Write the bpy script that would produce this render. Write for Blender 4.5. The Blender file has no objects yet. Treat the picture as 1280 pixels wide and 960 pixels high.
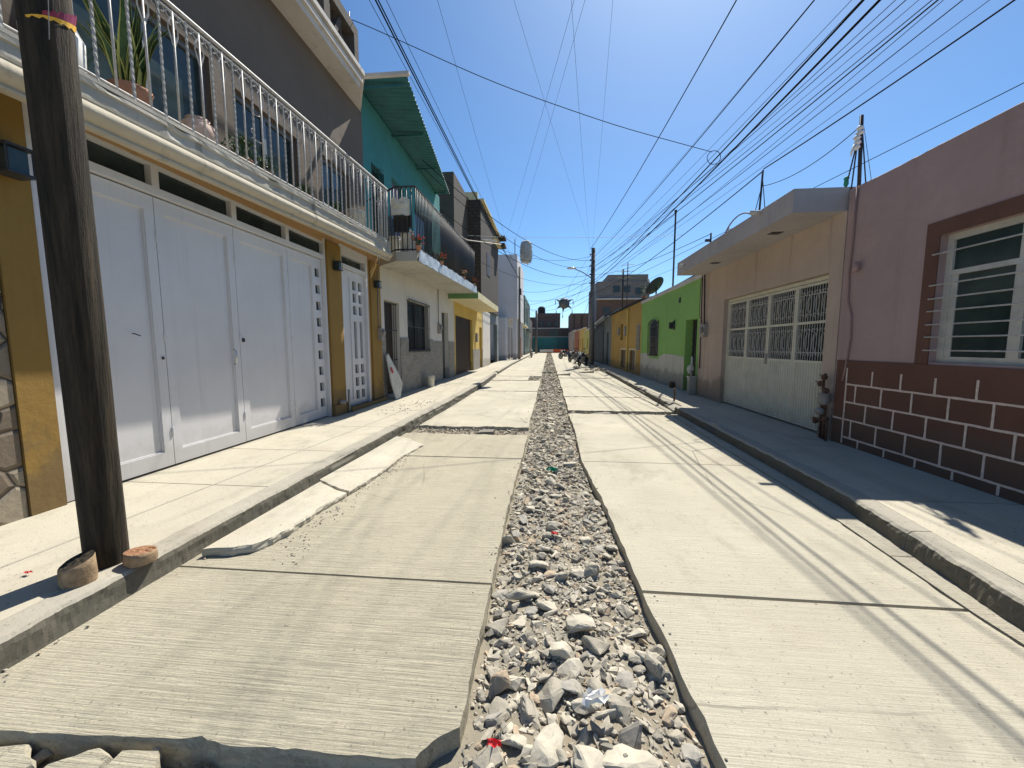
import bpy, bmesh, math, random
from mathutils import Vector, Matrix, noise
random.seed(7)
R = random.Random(11)
C = bpy.context.scene.collection
PI = math.pi
rad = math.radians

# ------------------------------------------------------------------ mesh builder
class MB:
    def __init__(s): s.v = []; s.f = []; s.m = []; s.sm = []
    def add(s, vs, fs, mi=0, smooth=False):
        b = len(s.v); s.v += [tuple(p) for p in vs]
        for f in fs: s.f.append([b+i for i in f]); s.m.append(mi); s.sm.append(smooth)
        return s
    def box(s, x0, x1, y0, y1, z0, z1, mi=0):
        if x0 > x1: x0, x1 = x1, x0
        if y0 > y1: y0, y1 = y1, y0
        if z0 > z1: z0, z1 = z1, z0
        return s.add([(x0,y0,z0),(x1,y0,z0),(x1,y1,z0),(x0,y1,z0),(x0,y0,z1),(x1,y0,z1),(x1,y1,z1),(x0,y1,z1)],
              [(0,3,2,1),(4,5,6,7),(0,1,5,4),(1,2,6,5),(2,3,7,6),(3,0,4,7)], mi)
    def prism(s, poly, z0, z1, mi=0):           # poly = list of (x,y) counter-clockwise; z0/z1 numbers or functions
        if sum(poly[i][0]*poly[(i+1)%len(poly)][1]-poly[(i+1)%len(poly)][0]*poly[i][1] for i in range(len(poly))) < 0: poly = poly[::-1]
        n = len(poly); fz0 = z0 if callable(z0) else (lambda x, y: z0); fz1 = z1 if callable(z1) else (lambda x, y: z1)
        vs = [(x, y, fz0(x, y)) for x, y in poly]+[(x, y, fz1(x, y)) for x, y in poly]
        return s.add(vs, [list(range(n))[::-1], list(range(n, 2*n))]+[(i, (i+1) % n, n+(i+1) % n, n+i) for i in range(n)], mi)
    def rprism(s, poly, z0, z1, mi=0, amp=.010, rows=4, seed=0.0):   # prism whose sides are broken and worn
        if sum(poly[i][0]*poly[(i+1)%len(poly)][1]-poly[(i+1)%len(poly)][0]*poly[i][1] for i in range(len(poly))) < 0: poly = poly[::-1]
        f0 = z0 if callable(z0) else (lambda x, y: z0); f1 = z1 if callable(z1) else (lambda x, y: z1); n = len(poly); b = len(s.v); nr = []
        for i in range(n):
            d = Vector(poly[(i+1) % n])-Vector(poly[i-1]); nr.append(Vector((d.y, -d.x)).normalized() if d.length > 1e-6 else Vector((0, 0)))
        for r in range(rows+1):
            u = r/rows
            for i, (x, y) in enumerate(poly):
                a, c = f0(x, y), f1(x, y); z = a+(c-a)*u; q = amp*(noise.noise((x*14+seed, y*14, z*26))+.7*noise.noise((x*45, y*45+seed, z*60)))
                if r == rows: q -= .35*amp+max(0, noise.noise((x*5, y*5, seed+9)))*amp*1.3
                if 0 < r < rows: q += amp*.25
                s.v.append((x+nr[i].x*q, y+nr[i].y*q, z-(0 if r < rows else max(0, noise.noise((x*9, y*9, 4)))*amp*.35)))
        for r in range(rows):
            for i in range(n): s.f.append([b+r*n+i, b+r*n+(i+1) % n, b+(r+1)*n+(i+1) % n, b+(r+1)*n+i]); s.m.append(mi); s.sm.append(False)
        s.f.append([b+i for i in range(n)][::-1]); s.f.append([b+rows*n+i for i in range(n)]); s.m += [mi, mi]; s.sm += [False, False]; return s
    def tube(s, pts, r, n=6, mi=0, caps=True, smooth=True, twist=0):
        pts = [Vector(p) for p in pts]; rs = r if isinstance(r, (list, tuple)) else [r]*len(pts)
        b = len(s.v); N = len(pts); up = None
        for i, p in enumerate(pts):
            d = (pts[min(i+1, N-1)]-pts[max(i-1, 0)]).normalized()
            if up is None: up = Vector((0,0,1)) if abs(d.z) < .9 else Vector((1,0,0))
            a = d.cross(up)
            if a.length < 1e-4: a = d.cross(Vector((0,1,0)))
            a.normalize(); c = a.cross(d).normalized(); up = c
            for k in range(n):
                t = 2*PI*k/n+twist*i
                s.v.append(tuple(p+(a*math.cos(t)+c*math.sin(t))*rs[i]))
        for i in range(N-1):
            for k in range(n):
                s.f.append([b+i*n+k, b+i*n+(k+1) % n, b+(i+1)*n+(k+1) % n, b+(i+1)*n+k]); s.m.append(mi); s.sm.append(smooth and n > 4)
        if caps:
            s.f.append([b+k for k in range(n)][::-1]); s.m.append(mi); s.sm.append(False)
            s.f.append([b+(N-1)*n+k for k in range(n)]); s.m.append(mi); s.sm.append(False)
        return s
    def lathe(s, c, prof, n=16, mi=0, axis='z'):
        b = len(s.v); c = Vector(c)
        for r, z in prof:
            for k in range(n):
                t = 2*PI*k/n; a, d = r*math.cos(t), r*math.sin(t)
                q = (a, d, z) if axis == 'z' else ((z, a, d) if axis == 'x' else (a, z, d))
                s.v.append(tuple(c+Vector(q)))
        for i in range(len(prof)-1):
            for k in range(n):
                s.f.append([b+i*n+k, b+i*n+(k+1) % n, b+(i+1)*n+(k+1) % n, b+(i+1)*n+k]); s.m.append(mi); s.sm.append(True)
        s.f.append([b+k for k in range(n)][::-1]); s.m.append(mi); s.sm.append(False)
        s.f.append([b+(len(prof)-1)*n+k for k in range(n)]); s.m.append(mi); s.sm.append(False)
        return s
    def wall(s, x0, x1, y0, y1, z0, z1, holes=(), mi=0, top=None):   # wall in a plane of constant x with rectangular openings (y0,y1,z0,z1)
        ys = sorted({y0, y1}|{h[0] for h in holes}|{h[1] for h in holes}); zs = sorted({z0, z1}|{h[2] for h in holes}|{h[3] for h in holes})
        ys = [y for y in ys if y0 <= y <= y1]; zs = [z for z in zs if z0 <= z <= z1]
        ny, nz = len(ys)-1, len(zs)-1
        sol = [[not any(h[0] < (ys[i]+ys[i+1])/2 < h[1] and h[2] < (zs[j]+zs[j+1])/2 < h[3] for h in holes) for j in range(nz)] for i in range(ny)]
        idx = {}
        def V(x, y, z):
            k = (x, y, z)
            if k not in idx: idx[k] = len(s.v); s.v.append(k)
            return idx[k]
        def F(q): s.f.append([V(*p) for p in q]); s.m.append(mi); s.sm.append(False)
        S = lambda i, j: 0 <= i < ny and 0 <= j < nz and sol[i][j]
        for i in range(ny):
            for j in range(nz):
                if not sol[i][j]: continue
                a, b_, c, d = ys[i], ys[i+1], zs[j], zs[j+1]
                F([(x1,a,c),(x1,b_,c),(x1,b_,d),(x1,a,d)]); F([(x0,a,c),(x0,a,d),(x0,b_,d),(x0,b_,c)])
                if not S(i-1, j): F([(x0,a,c),(x1,a,c),(x1,a,d),(x0,a,d)])
                if not S(i+1, j): F([(x0,b_,c),(x0,b_,d),(x1,b_,d),(x1,b_,c)])
                if not S(i, j-1): F([(x0,a,c),(x0,b_,c),(x1,b_,c),(x1,a,c)])
                if not S(i, j+1): F([(x0,a,d),(x1,a,d),(x1,b_,d),(x0,b_,d)])
        return s
    def warp(s, fn, start=0):
        for i in range(start, len(s.v)): s.v[i] = tuple(fn(*s.v[i]))
        return s
    def mesh(s, name, mats):
        me = bpy.data.meshes.new(name); me.from_pydata(s.v, [], s.f)
        for m in (mats if isinstance(mats, (list, tuple)) else [mats]): me.materials.append(m)
        me.polygons.foreach_set('material_index', s.m); me.polygons.foreach_set('use_smooth', s.sm); me.update()
        return me

WO = {}
def O(name, mb, mat, parent=None, label=None, cat=None, group=None, kind=None, origin=None):
    """link ONE mesh object; vertices are in world coordinates unless origin is given"""
    me = mb.mesh(name, mat) if isinstance(mb, MB) else mb
    o = bpy.data.objects.new(name, me); C.objects.link(o)
    po = WO.get(parent.name, Vector()) if parent else Vector()
    o.location = (Vector(origin) if origin is not None else Vector())-po
    WO[o.name] = Vector(origin) if origin is not None else Vector()
    if parent: o.parent = parent
    if label: o['label'] = label
    if cat: o['category'] = cat
    if group: o['group'] = group
    if kind: o['kind'] = kind
    return o
def T(name, label, cat, loc=(0,0,0), group=None):
    o = bpy.data.objects.new(name, None); C.objects.link(o); o.location = loc; o.empty_display_size = .2
    WO[o.name] = Vector(loc); o['label'] = label; o['category'] = cat
    if group: o['group'] = group
    return o
def copy_tree(o, parent=None):
    c = o.copy(); C.objects.link(c)
    if parent: c.parent = parent
    for ch in [q for q in list(bpy.data.objects) if q.parent == o]: copy_tree(ch, c)
    return c

# ------------------------------------------------------------------ materials
def srgb(h):
    h = h.lstrip('#'); c = [int(h[i:i+2], 16)/255 for i in (0, 2, 4)]
    return tuple(((x+.055)/1.055)**2.4 if x > .04045 else x/12.92 for x in c)
class NT:
    def __init__(s, name):
        s.m = bpy.data.materials.new(name); s.m.use_nodes = True; s.t = s.m.node_tree; s.n = s.t.nodes; s.l = s.t.links
        s.b = s.n['Principled BSDF']; s.geo = s.n.new('ShaderNodeNewGeometry'); s.pos = s.geo.outputs['Position']
    def N(s, t, **k):
        x = s.n.new('ShaderNode'+t)
        for a, b in k.items():
            if a in x.inputs: x.inputs[a].default_value = b
            else: setattr(x, a, b)
        return x
    def map(s, sc, loc=(0,0,0), rot=(0,0,0), src=None):
        m = s.N('Mapping'); m.inputs['Scale'].default_value = sc; m.inputs['Location'].default_value = loc; m.inputs['Rotation'].default_value = rot
        s.l.new(src or s.pos, m.inputs['Vector']); return m.outputs[0]
    def noise(s, scale, detail=4, rough=.55, vec=None, dist=0):
        x = s.N('TexNoise', Scale=scale, Detail=detail, Roughness=rough, Distortion=dist); s.l.new(vec or s.pos, x.inputs['Vector']); return x.outputs['Fac']
    def ramp(s, fac, a, b, ca=(0,0,0,1), cb=(1,1,1,1)):
        x = s.N('ValToRGB'); x.color_ramp.elements[0].position = a; x.color_ramp.elements[1].position = b
        x.color_ramp.elements[0].color = ca; x.color_ramp.elements[1].color = cb; s.l.new(fac, x.inputs[0]); return x.outputs[0]
    def mix(s, fac, a, b, mode='MIX'):
        x = s.N('Mix', data_type='RGBA', blend_type=mode); 
        for sock, v in ((x.inputs[0], fac), (x.inputs[6], a), (x.inputs[7], b)):
            if isinstance(v, (int, float)): sock.default_value = v
            elif isinstance(v, tuple): sock.default_value = (*v[:3], 1)
            else: s.l.new(v, sock)
        return x.outputs[2]
    def math(s, op, a, b=0.0):
        x = s.N('Math', operation=op)
        for sock, v in ((x.inputs[0], a), (x.inputs[1], b)):
            if isinstance(v, (int, float)): sock.default_value = v
            else: s.l.new(v, sock)
        return x.outputs[0]
    def bump(s, h, strength=.3, dist=.01, prev=None):
        x = s.N('Bump', Strength=strength, Distance=dist); s.l.new(h, x.inputs['Height'])
        if prev: s.l.new(prev, x.inputs['Normal'])
        return x.outputs[0]
    def out(s, col, rough=.8, normal=None, metal=0, spec=.4):
        if isinstance(col, tuple): s.b.inputs['Base Color'].default_value = (*col[:3], 1)
        else: s.l.new(col, s.b.inputs['Base Color'])
        if isinstance(rough, (int, float)): s.b.inputs['Roughness'].default_value = rough
        else: s.l.new(rough, s.b.inputs['Roughness'])
        s.b.inputs['Metallic'].default_value = metal; s.b.inputs['Specular IOR Level'].default_value = spec
        if normal: s.l.new(normal, s.b.inputs['Normal'])
        return s.m
def dk(c, k): return tuple(x*k for x in c)
def plain(name, c, rough=.6, metal=0, var=.12, scale=14, bump=.15, dirt=0.0):
    t = NT(name); f = t.ramp(t.noise(scale, 5, .6), .3, .7)
    col = t.mix(f, dk(c, 1-var), dk(c, 1+var))
    if dirt: col = t.mix(t.math('MULTIPLY', t.ramp(t.noise(3.1, 6, .7), .5, .75), dirt), col, (.09,.075,.055))
    return t.out(col, rough, t.bump(t.noise(scale*5, 4, .6), bump, .004) if bump else None, metal)
def plaster(name, c, streak=.35, blotch=.16, streak_col=(.10,.085,.065), peel=0, bump=.35, rough=.9):
    t = NT(name)
    big = t.ramp(t.noise(.9, 5, .6), .3, .7); fine = t.ramp(t.noise(11, 5, .65), .3, .7)
    col = t.mix(big, dk(c, 1-blotch), dk(c, 1+blotch*.6)); col = t.mix(t.math('MULTIPLY', fine, .35), col, dk(c, .8))
    st = t.noise(1.0, 5, .65, t.map((5.5, 5.5, .28)))
    col = t.mix(t.math('MULTIPLY', t.ramp(st, .56, .74), streak), col, streak_col)
    sp = t.ramp(t.noise(38, 3, .5), .68, .75); col = t.mix(t.math('MULTIPLY', sp, .25), col, dk(c, .45))
    if peel: col = t.mix(t.math('MULTIPLY', t.ramp(t.noise(3.4, 7, .72), .60, .63), peel), col, (.42,.39,.34))
    sx = t.N('SeparateXYZ'); t.l.new(t.pos, sx.inputs[0]); zz = t.math('ADD', sx.outputs[2], t.math('MULTIPLY', t.noise(2.4, 6, .7), -1.1))
    col = t.mix(t.math('MULTIPLY', t.ramp(zz, -.35, .15, (1,1,1,1), (0,0,0,1)), .55), col, t.mix(.5, dk(c, .35), (.14,.12,.09)))
    n = t.bump(t.noise(2.2, 3, .5), bump, .03); n = t.bump(t.noise(60, 5, .65), bump, .004, n); n = t.bump(t.noise(7, 5, .6), bump*.9, .02, n)
    return t.out(col, rough, n)
def concrete(name, c, broom=0.0, brown=.25, dark=.3, sc=1.0, cracks=.0):
    t = NT(name)
    big = t.ramp(t.noise(.75*sc, 7, .66), .34, .66); mid = t.ramp(t.noise(3.2*sc, 7, .7), .32, .68); fine = t.ramp(t.noise(55, 4, .7), .3, .72)
    col = t.mix(big, dk(c, .78), dk(c, 1.08)); col = t.mix(t.math('MULTIPLY', mid, dark), col, dk(c, .66))
    col = t.mix(t.math('MULTIPLY', t.ramp(t.noise(1.25, 6, .7, t.map((1,1,1), (7,3,0))), .52, .72), brown), col, (.40,.27,.15))
    col = t.mix(t.math('MULTIPLY', fine, .3), col, dk(c, .7))
    h = t.noise(42, 6, .7); n = t.bump(h, .35, .006)
    if broom:
        ln = t.noise(1.0, 5, .72, t.map((2.2, 105, 20), (0,0,0), (0,0,.012))); ln2 = t.noise(1.0, 4, .65, t.map((.9, 38, 8), (3,1,0), (0,0,-.01)))
        patch = t.ramp(t.noise(.8, 4, .6, t.map((1,1,1), (2,9,0))), .35, .65)
        k = t.math('MULTIPLY', t.ramp(ln, .42, .60), broom); k = t.math('MULTIPLY', k, t.math('ADD', t.math('MULTIPLY', patch, .7), .3))
        col = t.mix(k, col, dk(c, .40))
        n = t.bump(ln, .8*broom+.1, .014, n); n = t.bump(ln2, .3*broom, .012, n)
    if cracks:
        v = t.N('TexVoronoi', feature='DISTANCE_TO_EDGE', Scale=.42); 
        w = t.mix(.12, t.pos, t.N('TexNoise', Scale=2.2, Detail=6).outputs['Color'], 'ADD'); t.l.new(w, v.inputs['Vector'])
        cr = t.math('LESS_THAN', v.outputs['Distance'], .0025); msk = t.ramp(t.noise(.6, 2), .5, .56)
        col = t.mix(t.math('MULTIPLY', t.math('MULTIPLY', cr, msk), cracks), col, (.06,.055,.045))
    oi = t.N('ObjectInfo'); col = t.mix(t.math('MULTIPLY', oi.outputs['Random'], .55), col, dk(c, .80))
    ty = t.ramp(t.noise(1.0, 5, .7, t.map((2.6, .10, 1), (4,1,0))), .52, .70); col = t.mix(t.math('MULTIPLY', ty, .32), col, dk(c, .5))
    bl = t.ramp(t.noise(2.1, 7, .75, t.map((1, .6, 1), (3,7,2))), .54, .66); col = t.mix(t.math('MULTIPLY', bl, .30), col, (.17,.15,.12))
    gr = t.ramp(t.noise(120, 3, .6), .35, .7); col = t.mix(t.math('MULTIPLY', gr, .38), col, dk(c, .50))
    pit = t.ramp(t.noise(75, 2, .5, t.map((1,.5,1), (9,2,0))), .66, .72); col = t.mix(t.math('MULTIPLY', pit, .55), col, dk(c, .35)); n = t.bump(t.math('SUBTRACT', 1.0, pit), .5, .006, n)
    sp = t.ramp(t.noise(24, 2, .5, t.map((1,1,1), (5,5,5))), .72, .74); col = t.mix(t.math('MULTIPLY', sp, .5), col, (.1,.08,.06))
    return t.out(col, .93, n, spec=.25)
def brick(name, c1, c2, mortar, bw=.28, bh=.12, ms=.012, bump=.6, rot=(0,0,0), plane='yz', off=.5, soft=.1):
    t = NT(name); sx = t.N('SeparateXYZ'); t.l.new(t.pos, sx.inputs[0]); cx = t.N('CombineXYZ')
    t.l.new(t.math('ADD', sx.outputs[0], sx.outputs[1]), cx.inputs[0]); t.l.new(sx.outputs[2], cx.inputs[1])
    b = t.N('TexBrick', Scale=1.0, offset=off); b.inputs['Brick Width'].default_value = bw; b.inputs['Row Height'].default_value = bh
    b.inputs['Mortar Size'].default_value = ms; b.inputs['Mortar Smooth'].default_value = soft; b.inputs['Color1'].default_value = (*c1, 1); b.inputs['Color2'].default_value = (*c2, 1); b.inputs['Mortar'].default_value = (*mortar, 1)
    t.l.new(cx.outputs[0], b.inputs['Vector'])
    col = t.mix(t.math('MULTIPLY', t.ramp(t.noise(4, 6, .7), .35, .7), .45), b.outputs['Color'], dk(c1, .5))
    n = t.bump(t.math('SUBTRACT', 1.0, b.outputs['Fac']), bump, .01); n = t.bump(t.noise(45, 4), .3, .005, n)
    return t.out(col, .9, n)
def glass(name, c=(.018,.026,.028), rough=.08):
    t = NT(name); f = t.ramp(t.noise(1.8, 4, .6), .35, .7)
    return t.out(t.mix(f, c, dk(c, 2.2)), t.mix(t.ramp(t.noise(6, 4), .4, .8), (rough,)*3, (rough+.18,)*3), t.bump(t.noise(1.3, 2), .06, .02), spec=.38)

M = {}
M['slabL'] = concrete('broomed_concrete', (.53,.485,.37), .9, .10, .40, cracks=.5)
M['slabR'] = concrete('smooth_concrete', (.56,.52,.415), .5, .20, .32, cracks=.8)
M['gutter'] = concrete('ribbed_concrete', (.54,.50,.40), .8, .2, .2)
M['walk'] = concrete('pavement_concrete', (.54,.50,.40), .0, .22, .35, 1.6)
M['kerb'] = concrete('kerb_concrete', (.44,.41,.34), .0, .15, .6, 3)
M['kerbface'] = concrete('rough_dark_kerb_face', (.155,.145,.115), .0, .1, .6, 6)  # rough dark concrete; on the right kerb the tone also deepens the face's shade
M['apron'] = concrete('fresh_mortar', (.56,.52,.42), .0, .25, .2)
M['dust'] = concrete('rubble_dust', (.31,.275,.21), 0, .35, .6, 4)
M['earth'] = concrete('earth', (.30,.26,.2), 0, .4, .5, 4)
STONE = [plain('stone_grey', (.34,.31,.25), .95, 0, .28, 9, .8), plain('stone_pale', (.43,.395,.32), .95, 0, .22, 9, .7),
         plain('stone_tan', (.38,.30,.215), .95, 0, .22, 9, .7), plain('stone_dark', (.21,.195,.165), .95, 0, .25, 9, .8), plain('stone_smooth', (.32,.30,.26), .9, 0, .12, 5, .3)]
M['ochre'] = plaster('ochre_paint', (.28,.17,.042), .35, .12, (.12,.07,.03))
M['orange'] = plaster('orange_plaster', (.50,.31,.15), .3, .1, (.2,.12,.06))
M['cream_mould'] = plaster('cream_moulding', (.46,.41,.315), .5, .12, (.13,.11,.08), 0)
M['oldcream'] = plaster('weathered_slab_edge', (.42,.40,.35), .8, .25, (.07,.065,.06), .5)
M['upper'] = plaster('brown_grey_render', (.145,.115,.09), .25, .12, (.08,.07,.06))
def wmetal():
    t = NT('white_painted_metal'); c = (.61,.605,.61); sx = t.N('SeparateXYZ'); t.l.new(t.pos, sx.inputs[0])
    col = t.mix(t.ramp(t.noise(1.4, 5, .6), .3, .7), dk(c, .93), dk(c, 1.03))
    col = t.mix(t.math('MULTIPLY', t.ramp(t.noise(1, 5, .7, t.map((9, 9, .35))), .55, .75), .22), col, (.30,.28,.25))
    zz = t.math('ADD', sx.outputs[2], t.math('MULTIPLY', t.noise(4, 6, .7), -.7)); col = t.mix(t.math('MULTIPLY', t.ramp(zz, -.25, .18, (1,1,1,1), (0,0,0,1)), .22), col, (.24,.21,.17))
    col = t.mix(t.math('MULTIPLY', t.ramp(t.noise(17, 4, .7), .70, .73), .5), col, (.22,.15,.10))
    n = t.bump(t.noise(.9, 3, .5), .35, .03); return t.out(col, t.mix(t.noise(5, 4), (.32,)*3, (.52,)*3), t.bump(t.noise(30, 3), .05, .004, n))
M['white_metal'] = wmetal()
M['white_iron'] = plain('white_painted_iron', (.46,.44,.41), .5, 0, .22, 30, .3, .3)
M['dark_iron'] = plain('black_iron', (.025,.026,.03), .5, 0, .3, 20, .2)
M['glass'] = glass('dark_window_glass')
M['glass_g'] = glass('greenish_window_glass', (.018,.028,.026), .1)
M['wood'] = None
M['whitewall'] = plaster('white_wall', (.62,.585,.52), .30, .1, (.2,.18,.15))
M['teal'] = plaster('teal_wall', (.05,.235,.24), .35, .2, (.03,.10,.10))
M['tealsheet'] = plain('teal_sheet', (.025,.13,.135), .6, 0, .2, 3, .2)
M['tile'] = brick('grey_wall_tile', (.22,.205,.18), (.30,.28,.24), (.34,.32,.28), .18, .055, .006, .5)
M['yellow'] = plaster('yellow_wall', (.60,.42,.11), .3, .14, (.2,.14,.06))
M['paleyellow'] = plaster('pale_yellow_trim', (.62,.55,.34), .35, .12)
M['greenpaint'] = plaster('green_sign_paint', (.16,.30,.13), .3, .1)
M['darkbrick'] = brick('dark_block_wall', (.06,.05,.045), (.09,.075,.065), (.03,.028,.027), .38, .19, .02, .8)
M['darkplaster'] = plaster('dark_render', (.075,.065,.055), .4, .25)
M['brickbrown'] = brick('brown_brick', (.14,.085,.065), (.19,.12,.09), (.14,.13,.12), .3, .13, .015, .6)
M['greyblock'] = brick('grey_block', (.19,.18,.17), (.24,.225,.21), (.14,.135,.13), .4, .2, .014, .4)
M['whiteblock'] = plaster('white_render', (.64,.62,.63), .3, .08, (.3,.28,.27))
M['redbrick'] = brick('red_brick', (.36,.13,.08), (.42,.18,.11), (.45,.42,.36), .24, .08, .01, .5)
M['pink'] = plaster('pink_wall', (.385,.275,.26), .3, .14, (.22,.15,.13), 0, .5)
M['brown'] = plaster('brown_dado', (.135,.065,.045), .3, .25, (.05,.03,.025))
M['joint'] = plain('painted_joint', (.62,.50,.43), .85, 0, .15, 30, .4, .25)
M['beige'] = plaster('beige_wall', (.46,.36,.295), .4, .14, (.2,.15,.12))
M['canopy'] = plaster('grey_canopy', (.40,.365,.355), .35, .14, (.15,.13,.12))
M['creamgate'] = plain('cream_gate', (.57,.54,.44), .5, 0, .06, 6, .08, .25)
M['green'] = plaster('green_wall', (.24,.44,.12), .22, .10, (.10,.2,.05))
M['whitedado'] = plaster('white_dado', (.52,.51,.45), .45, .15, (.22,.2,.16), .2)
M['cornice'] = plaster('white_cornice', (.56,.53,.49), .45, .15)
M['ochre2'] = plaster('ochre_house', (.46,.29,.075), .3, .16, (.2,.13,.05))
M['brownmetal'] = plain('brown_metal', (.055,.035,.028), .5, 0, .15, 8, .1)
M['darkband'] = plain('dark_band_surface', (.03,.045,.05), .9, 0, .3, 5, .2)
M['tarp'] = plain('blue_grey_tarp', (.045,.065,.085), .55, 0, .3, 4, .4)
M['zinc'] = plain('zinc_sheet', (.42,.45,.47), .4, .5, .2, 6, .2)
M['bluegrey'] = plaster('blue_grey_wall', (.19,.22,.23), .3, .14)
M['redwall'] = plaster('red_orange_wall', (.42,.15,.07), .3, .14)
M['limewall'] = plaster('lime_yellow_wall', (.50,.46,.14), .3, .14)
M['terra'] = plain('terracotta', (.40,.20,.13), .8, 0, .2, 12, .2)
M['terrapale'] = plain('limewashed_terracotta', (.60,.44,.36), .8, 0, .25, 12, .2)
M['bucket'] = plain('white_plastic', (.55,.54,.48), .5, 0, .12, 9, .1, .3)
M['sheet'] = plain('pale_plastic_sheet', (.42,.46,.50), .45, 0, .25, 6, .5)
M['redflower'] = plain('red_flower', (.50,.06,.035), .7, 0, .35, 40, 0)
M['pinkflower'] = plain('pink_flower', (.62,.30,.24), .7, 0, .3, 40, 0)
M['leaf'] = plain('leaf_green', (.045,.095,.03), .55, 0, .4, 25, 0)
M['leafedge'] = plain('leaf_yellow_edge', (.42,.42,.12), .55, 0, .2, 25, 0)
M['rubber'] = plain('black_rubber', (.02,.02,.022), .8, 0, .2, 30, .2)
M['cable'] = plain('cable_black', (.010,.010,.012), 1.0, 0, .1, 30, 0)
M['cable'].node_tree.nodes['Principled BSDF'].inputs['Specular IOR Level'].default_value = .05
M['rope'] = plain('pale_rope', (.6,.62,.64), .6, 0, .1, 30, 0)
M['chrome'] = plain('chrome', (.55,.55,.56), .25, 1, .05, 10, 0)
M['motopaint'] = plain('black_motor_paint', (.02,.022,.03), .25, 0, .1, 5, 0)
M['motored'] = plain('dark_red_motor_paint', (.12,.015,.015), .25, 0, .1, 5, 0)
M['lens'] = plain('lamp_lens', (.7,.7,.68), .2, 0, .05, 5, 0)
M['foil'] = plain('silver_foil', (.13,.135,.15), .6, .3, .25, 14, .5)
M['lantern'] = plain('pale_paper', (.42,.42,.41), .8, 0, .15, 10, .3)
M['polecon'] = plain('grey_pole_concrete', (.15,.145,.14), .85, 0, .2, 6, .3)
M['dish'] = plain('dark_dish', (.035,.036,.042), .9, 0, .15, 6, .1)
M['plasticgrey'] = plain('grey_meter_plastic', (.27,.25,.23), .6, 0, .2, 14, .1)
M['rust'] = plain('rusty_iron', (.13,.07,.045), .8, .2, .35, 18, .4)
M['door_brown'] = plain('dark_wood_door', (.05,.035,.028), .6, 0, .25, 12, .2)
M['ochre_stone'] = None
M['redplastic'] = plain('red_plastic', (.55,.03,.03), .5, 0, .1, 8, 0)
M['whiteplastic'] = plain('white_scrap', (.7,.69,.66), .6, 0, .1, 10, .2)
M['greencloth'] = plain('green_cloth', (.02,.22,.14), .7, 0, .2, 10, .2)
M['purplefoil'] = plain('purple_ribbon', (.24,.03,.07), .4, 0, .2, 10, .2)
M['yellowfoil'] = plain('yellow_ribbon', (.75,.42,.04), .4, 0, .15, 10, .2)
def wood_mat():
    t = NT('weathered_pole_wood'); g = t.noise(1, 6, .7, t.map((26, 26, 1.3))); g2 = t.noise(1, 4, .7, t.map((70, 70, 3)))
    col = t.mix(t.ramp(g, .38, .66), (.014,.011,.006), (.068,.050,.030)); col = t.mix(t.math('MULTIPLY', t.ramp(g2, .55, .7), .6), col, (.012,.01,.007))
    n = t.bump(g, .9, .03); return t.out(col, .85, t.bump(g2, .6, .012, n))
M['wood'] = wood_mat()
def cut_mat():
    t = NT('sawn_orange_wood'); g = t.noise(1, 5, .7, t.map((18, 60, 30)))
    return t.out(t.mix(t.ramp(g, .35, .7), (.22,.10,.05), (.42,.23,.12)), .85, t.bump(g, .9, .02))
M['cutwood'] = cut_mat()
M['bark'] = plain('stump_bark', (.30,.21,.125), .9, 0, .35, 20, .9)
def stone_clad():
    t = NT('stone_cladding'); v = t.N('TexVoronoi', feature='DISTANCE_TO_EDGE', Scale=4.6); w = t.mix(.10, t.pos, t.N('TexNoise', Scale=4, Detail=4).outputs['Color'], 'ADD'); t.l.new(w, v.inputs['Vector'])
    v2 = t.N('TexVoronoi', Scale=4.6); t.l.new(w, v2.inputs['Vector'])
    e = t.ramp(v.outputs['Distance'], .02, .05); col = t.mix(t.ramp(v2.outputs['Color'], .2, .8), (.16,.125,.09), (.40,.34,.25))
    col = t.mix(t.math('MULTIPLY', t.ramp(t.noise(14, 5, .7), .35, .7), .5), col, (.12,.10,.07)); col = t.mix(e, (.06,.05,.04), col)
    n = t.bump(t.ramp(v.outputs['Distance'], .0, .12), .8, .03); return t.out(col, .85, t.bump(t.noise(30, 5), .4, .01, n))
M['clad'] = stone_clad()
def corrug():   # painted sheet; the ribs are modelled
    return plain('brown_corrugated', (.05,.04,.035), .5, .1, .2, 10, .1)

# ------------------------------------------------------------------ ground, road, pavements (setting)
def jag(p, q, amp=.03, step=.07, seed=0.0):
    p, q = Vector(p), Vector(q); L = (q-p).length; n = max(1, int(L/step)); d = (q-p).normalized(); nn = Vector((-d.y, d.x)); out = []
    for i in range(n):
        a = p.lerp(q, i/n); w = min(1, i*.6, (n-i)*.6)
        out.append((a+nn*w*(noise.noise((a.x*6+seed, a.y*6, seed))*amp*1.8+noise.noise((a.x*22, a.y*22+seed, 3))*amp)).to_tuple())
    return out
def rng_line(f, y0, y1, step=.5): n = max(1, int(abs(y1-y0)/step)); return [(f(y0+(y1-y0)*i/n), y0+(y1-y0)*i/n) for i in range(n)]
def interp(pts):
    def f(y):
        for (y0, x0), (y1, x1) in zip(pts, pts[1:]):
            if y <= y1: return x0+(x1-x0)*(y-y0)/(y1-y0)
        return pts[-1][1]
    return f
kL = interp([(-12,-2.5),(6,-2.5),(9,-2.44),(14,-2.44),(19,-2.62),(30,-2.8),(50,-2.75),(84,-2.4)])
kR = interp([(-12,2.42),(2.2,2.5),(3.8,2.72),(8.2,2.80),(14,2.95),(22.5,3.15),(40,3.35),(84,3.4)])
tL = lambda y: -.35+.012*math.sin(y*1.3)
tR = lambda y: interp([(-12,.74),(1.2,.655),(5,.455),(12,.47),(84,.5)])(y)+.012*math.sin(y*1.9+1)
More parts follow.
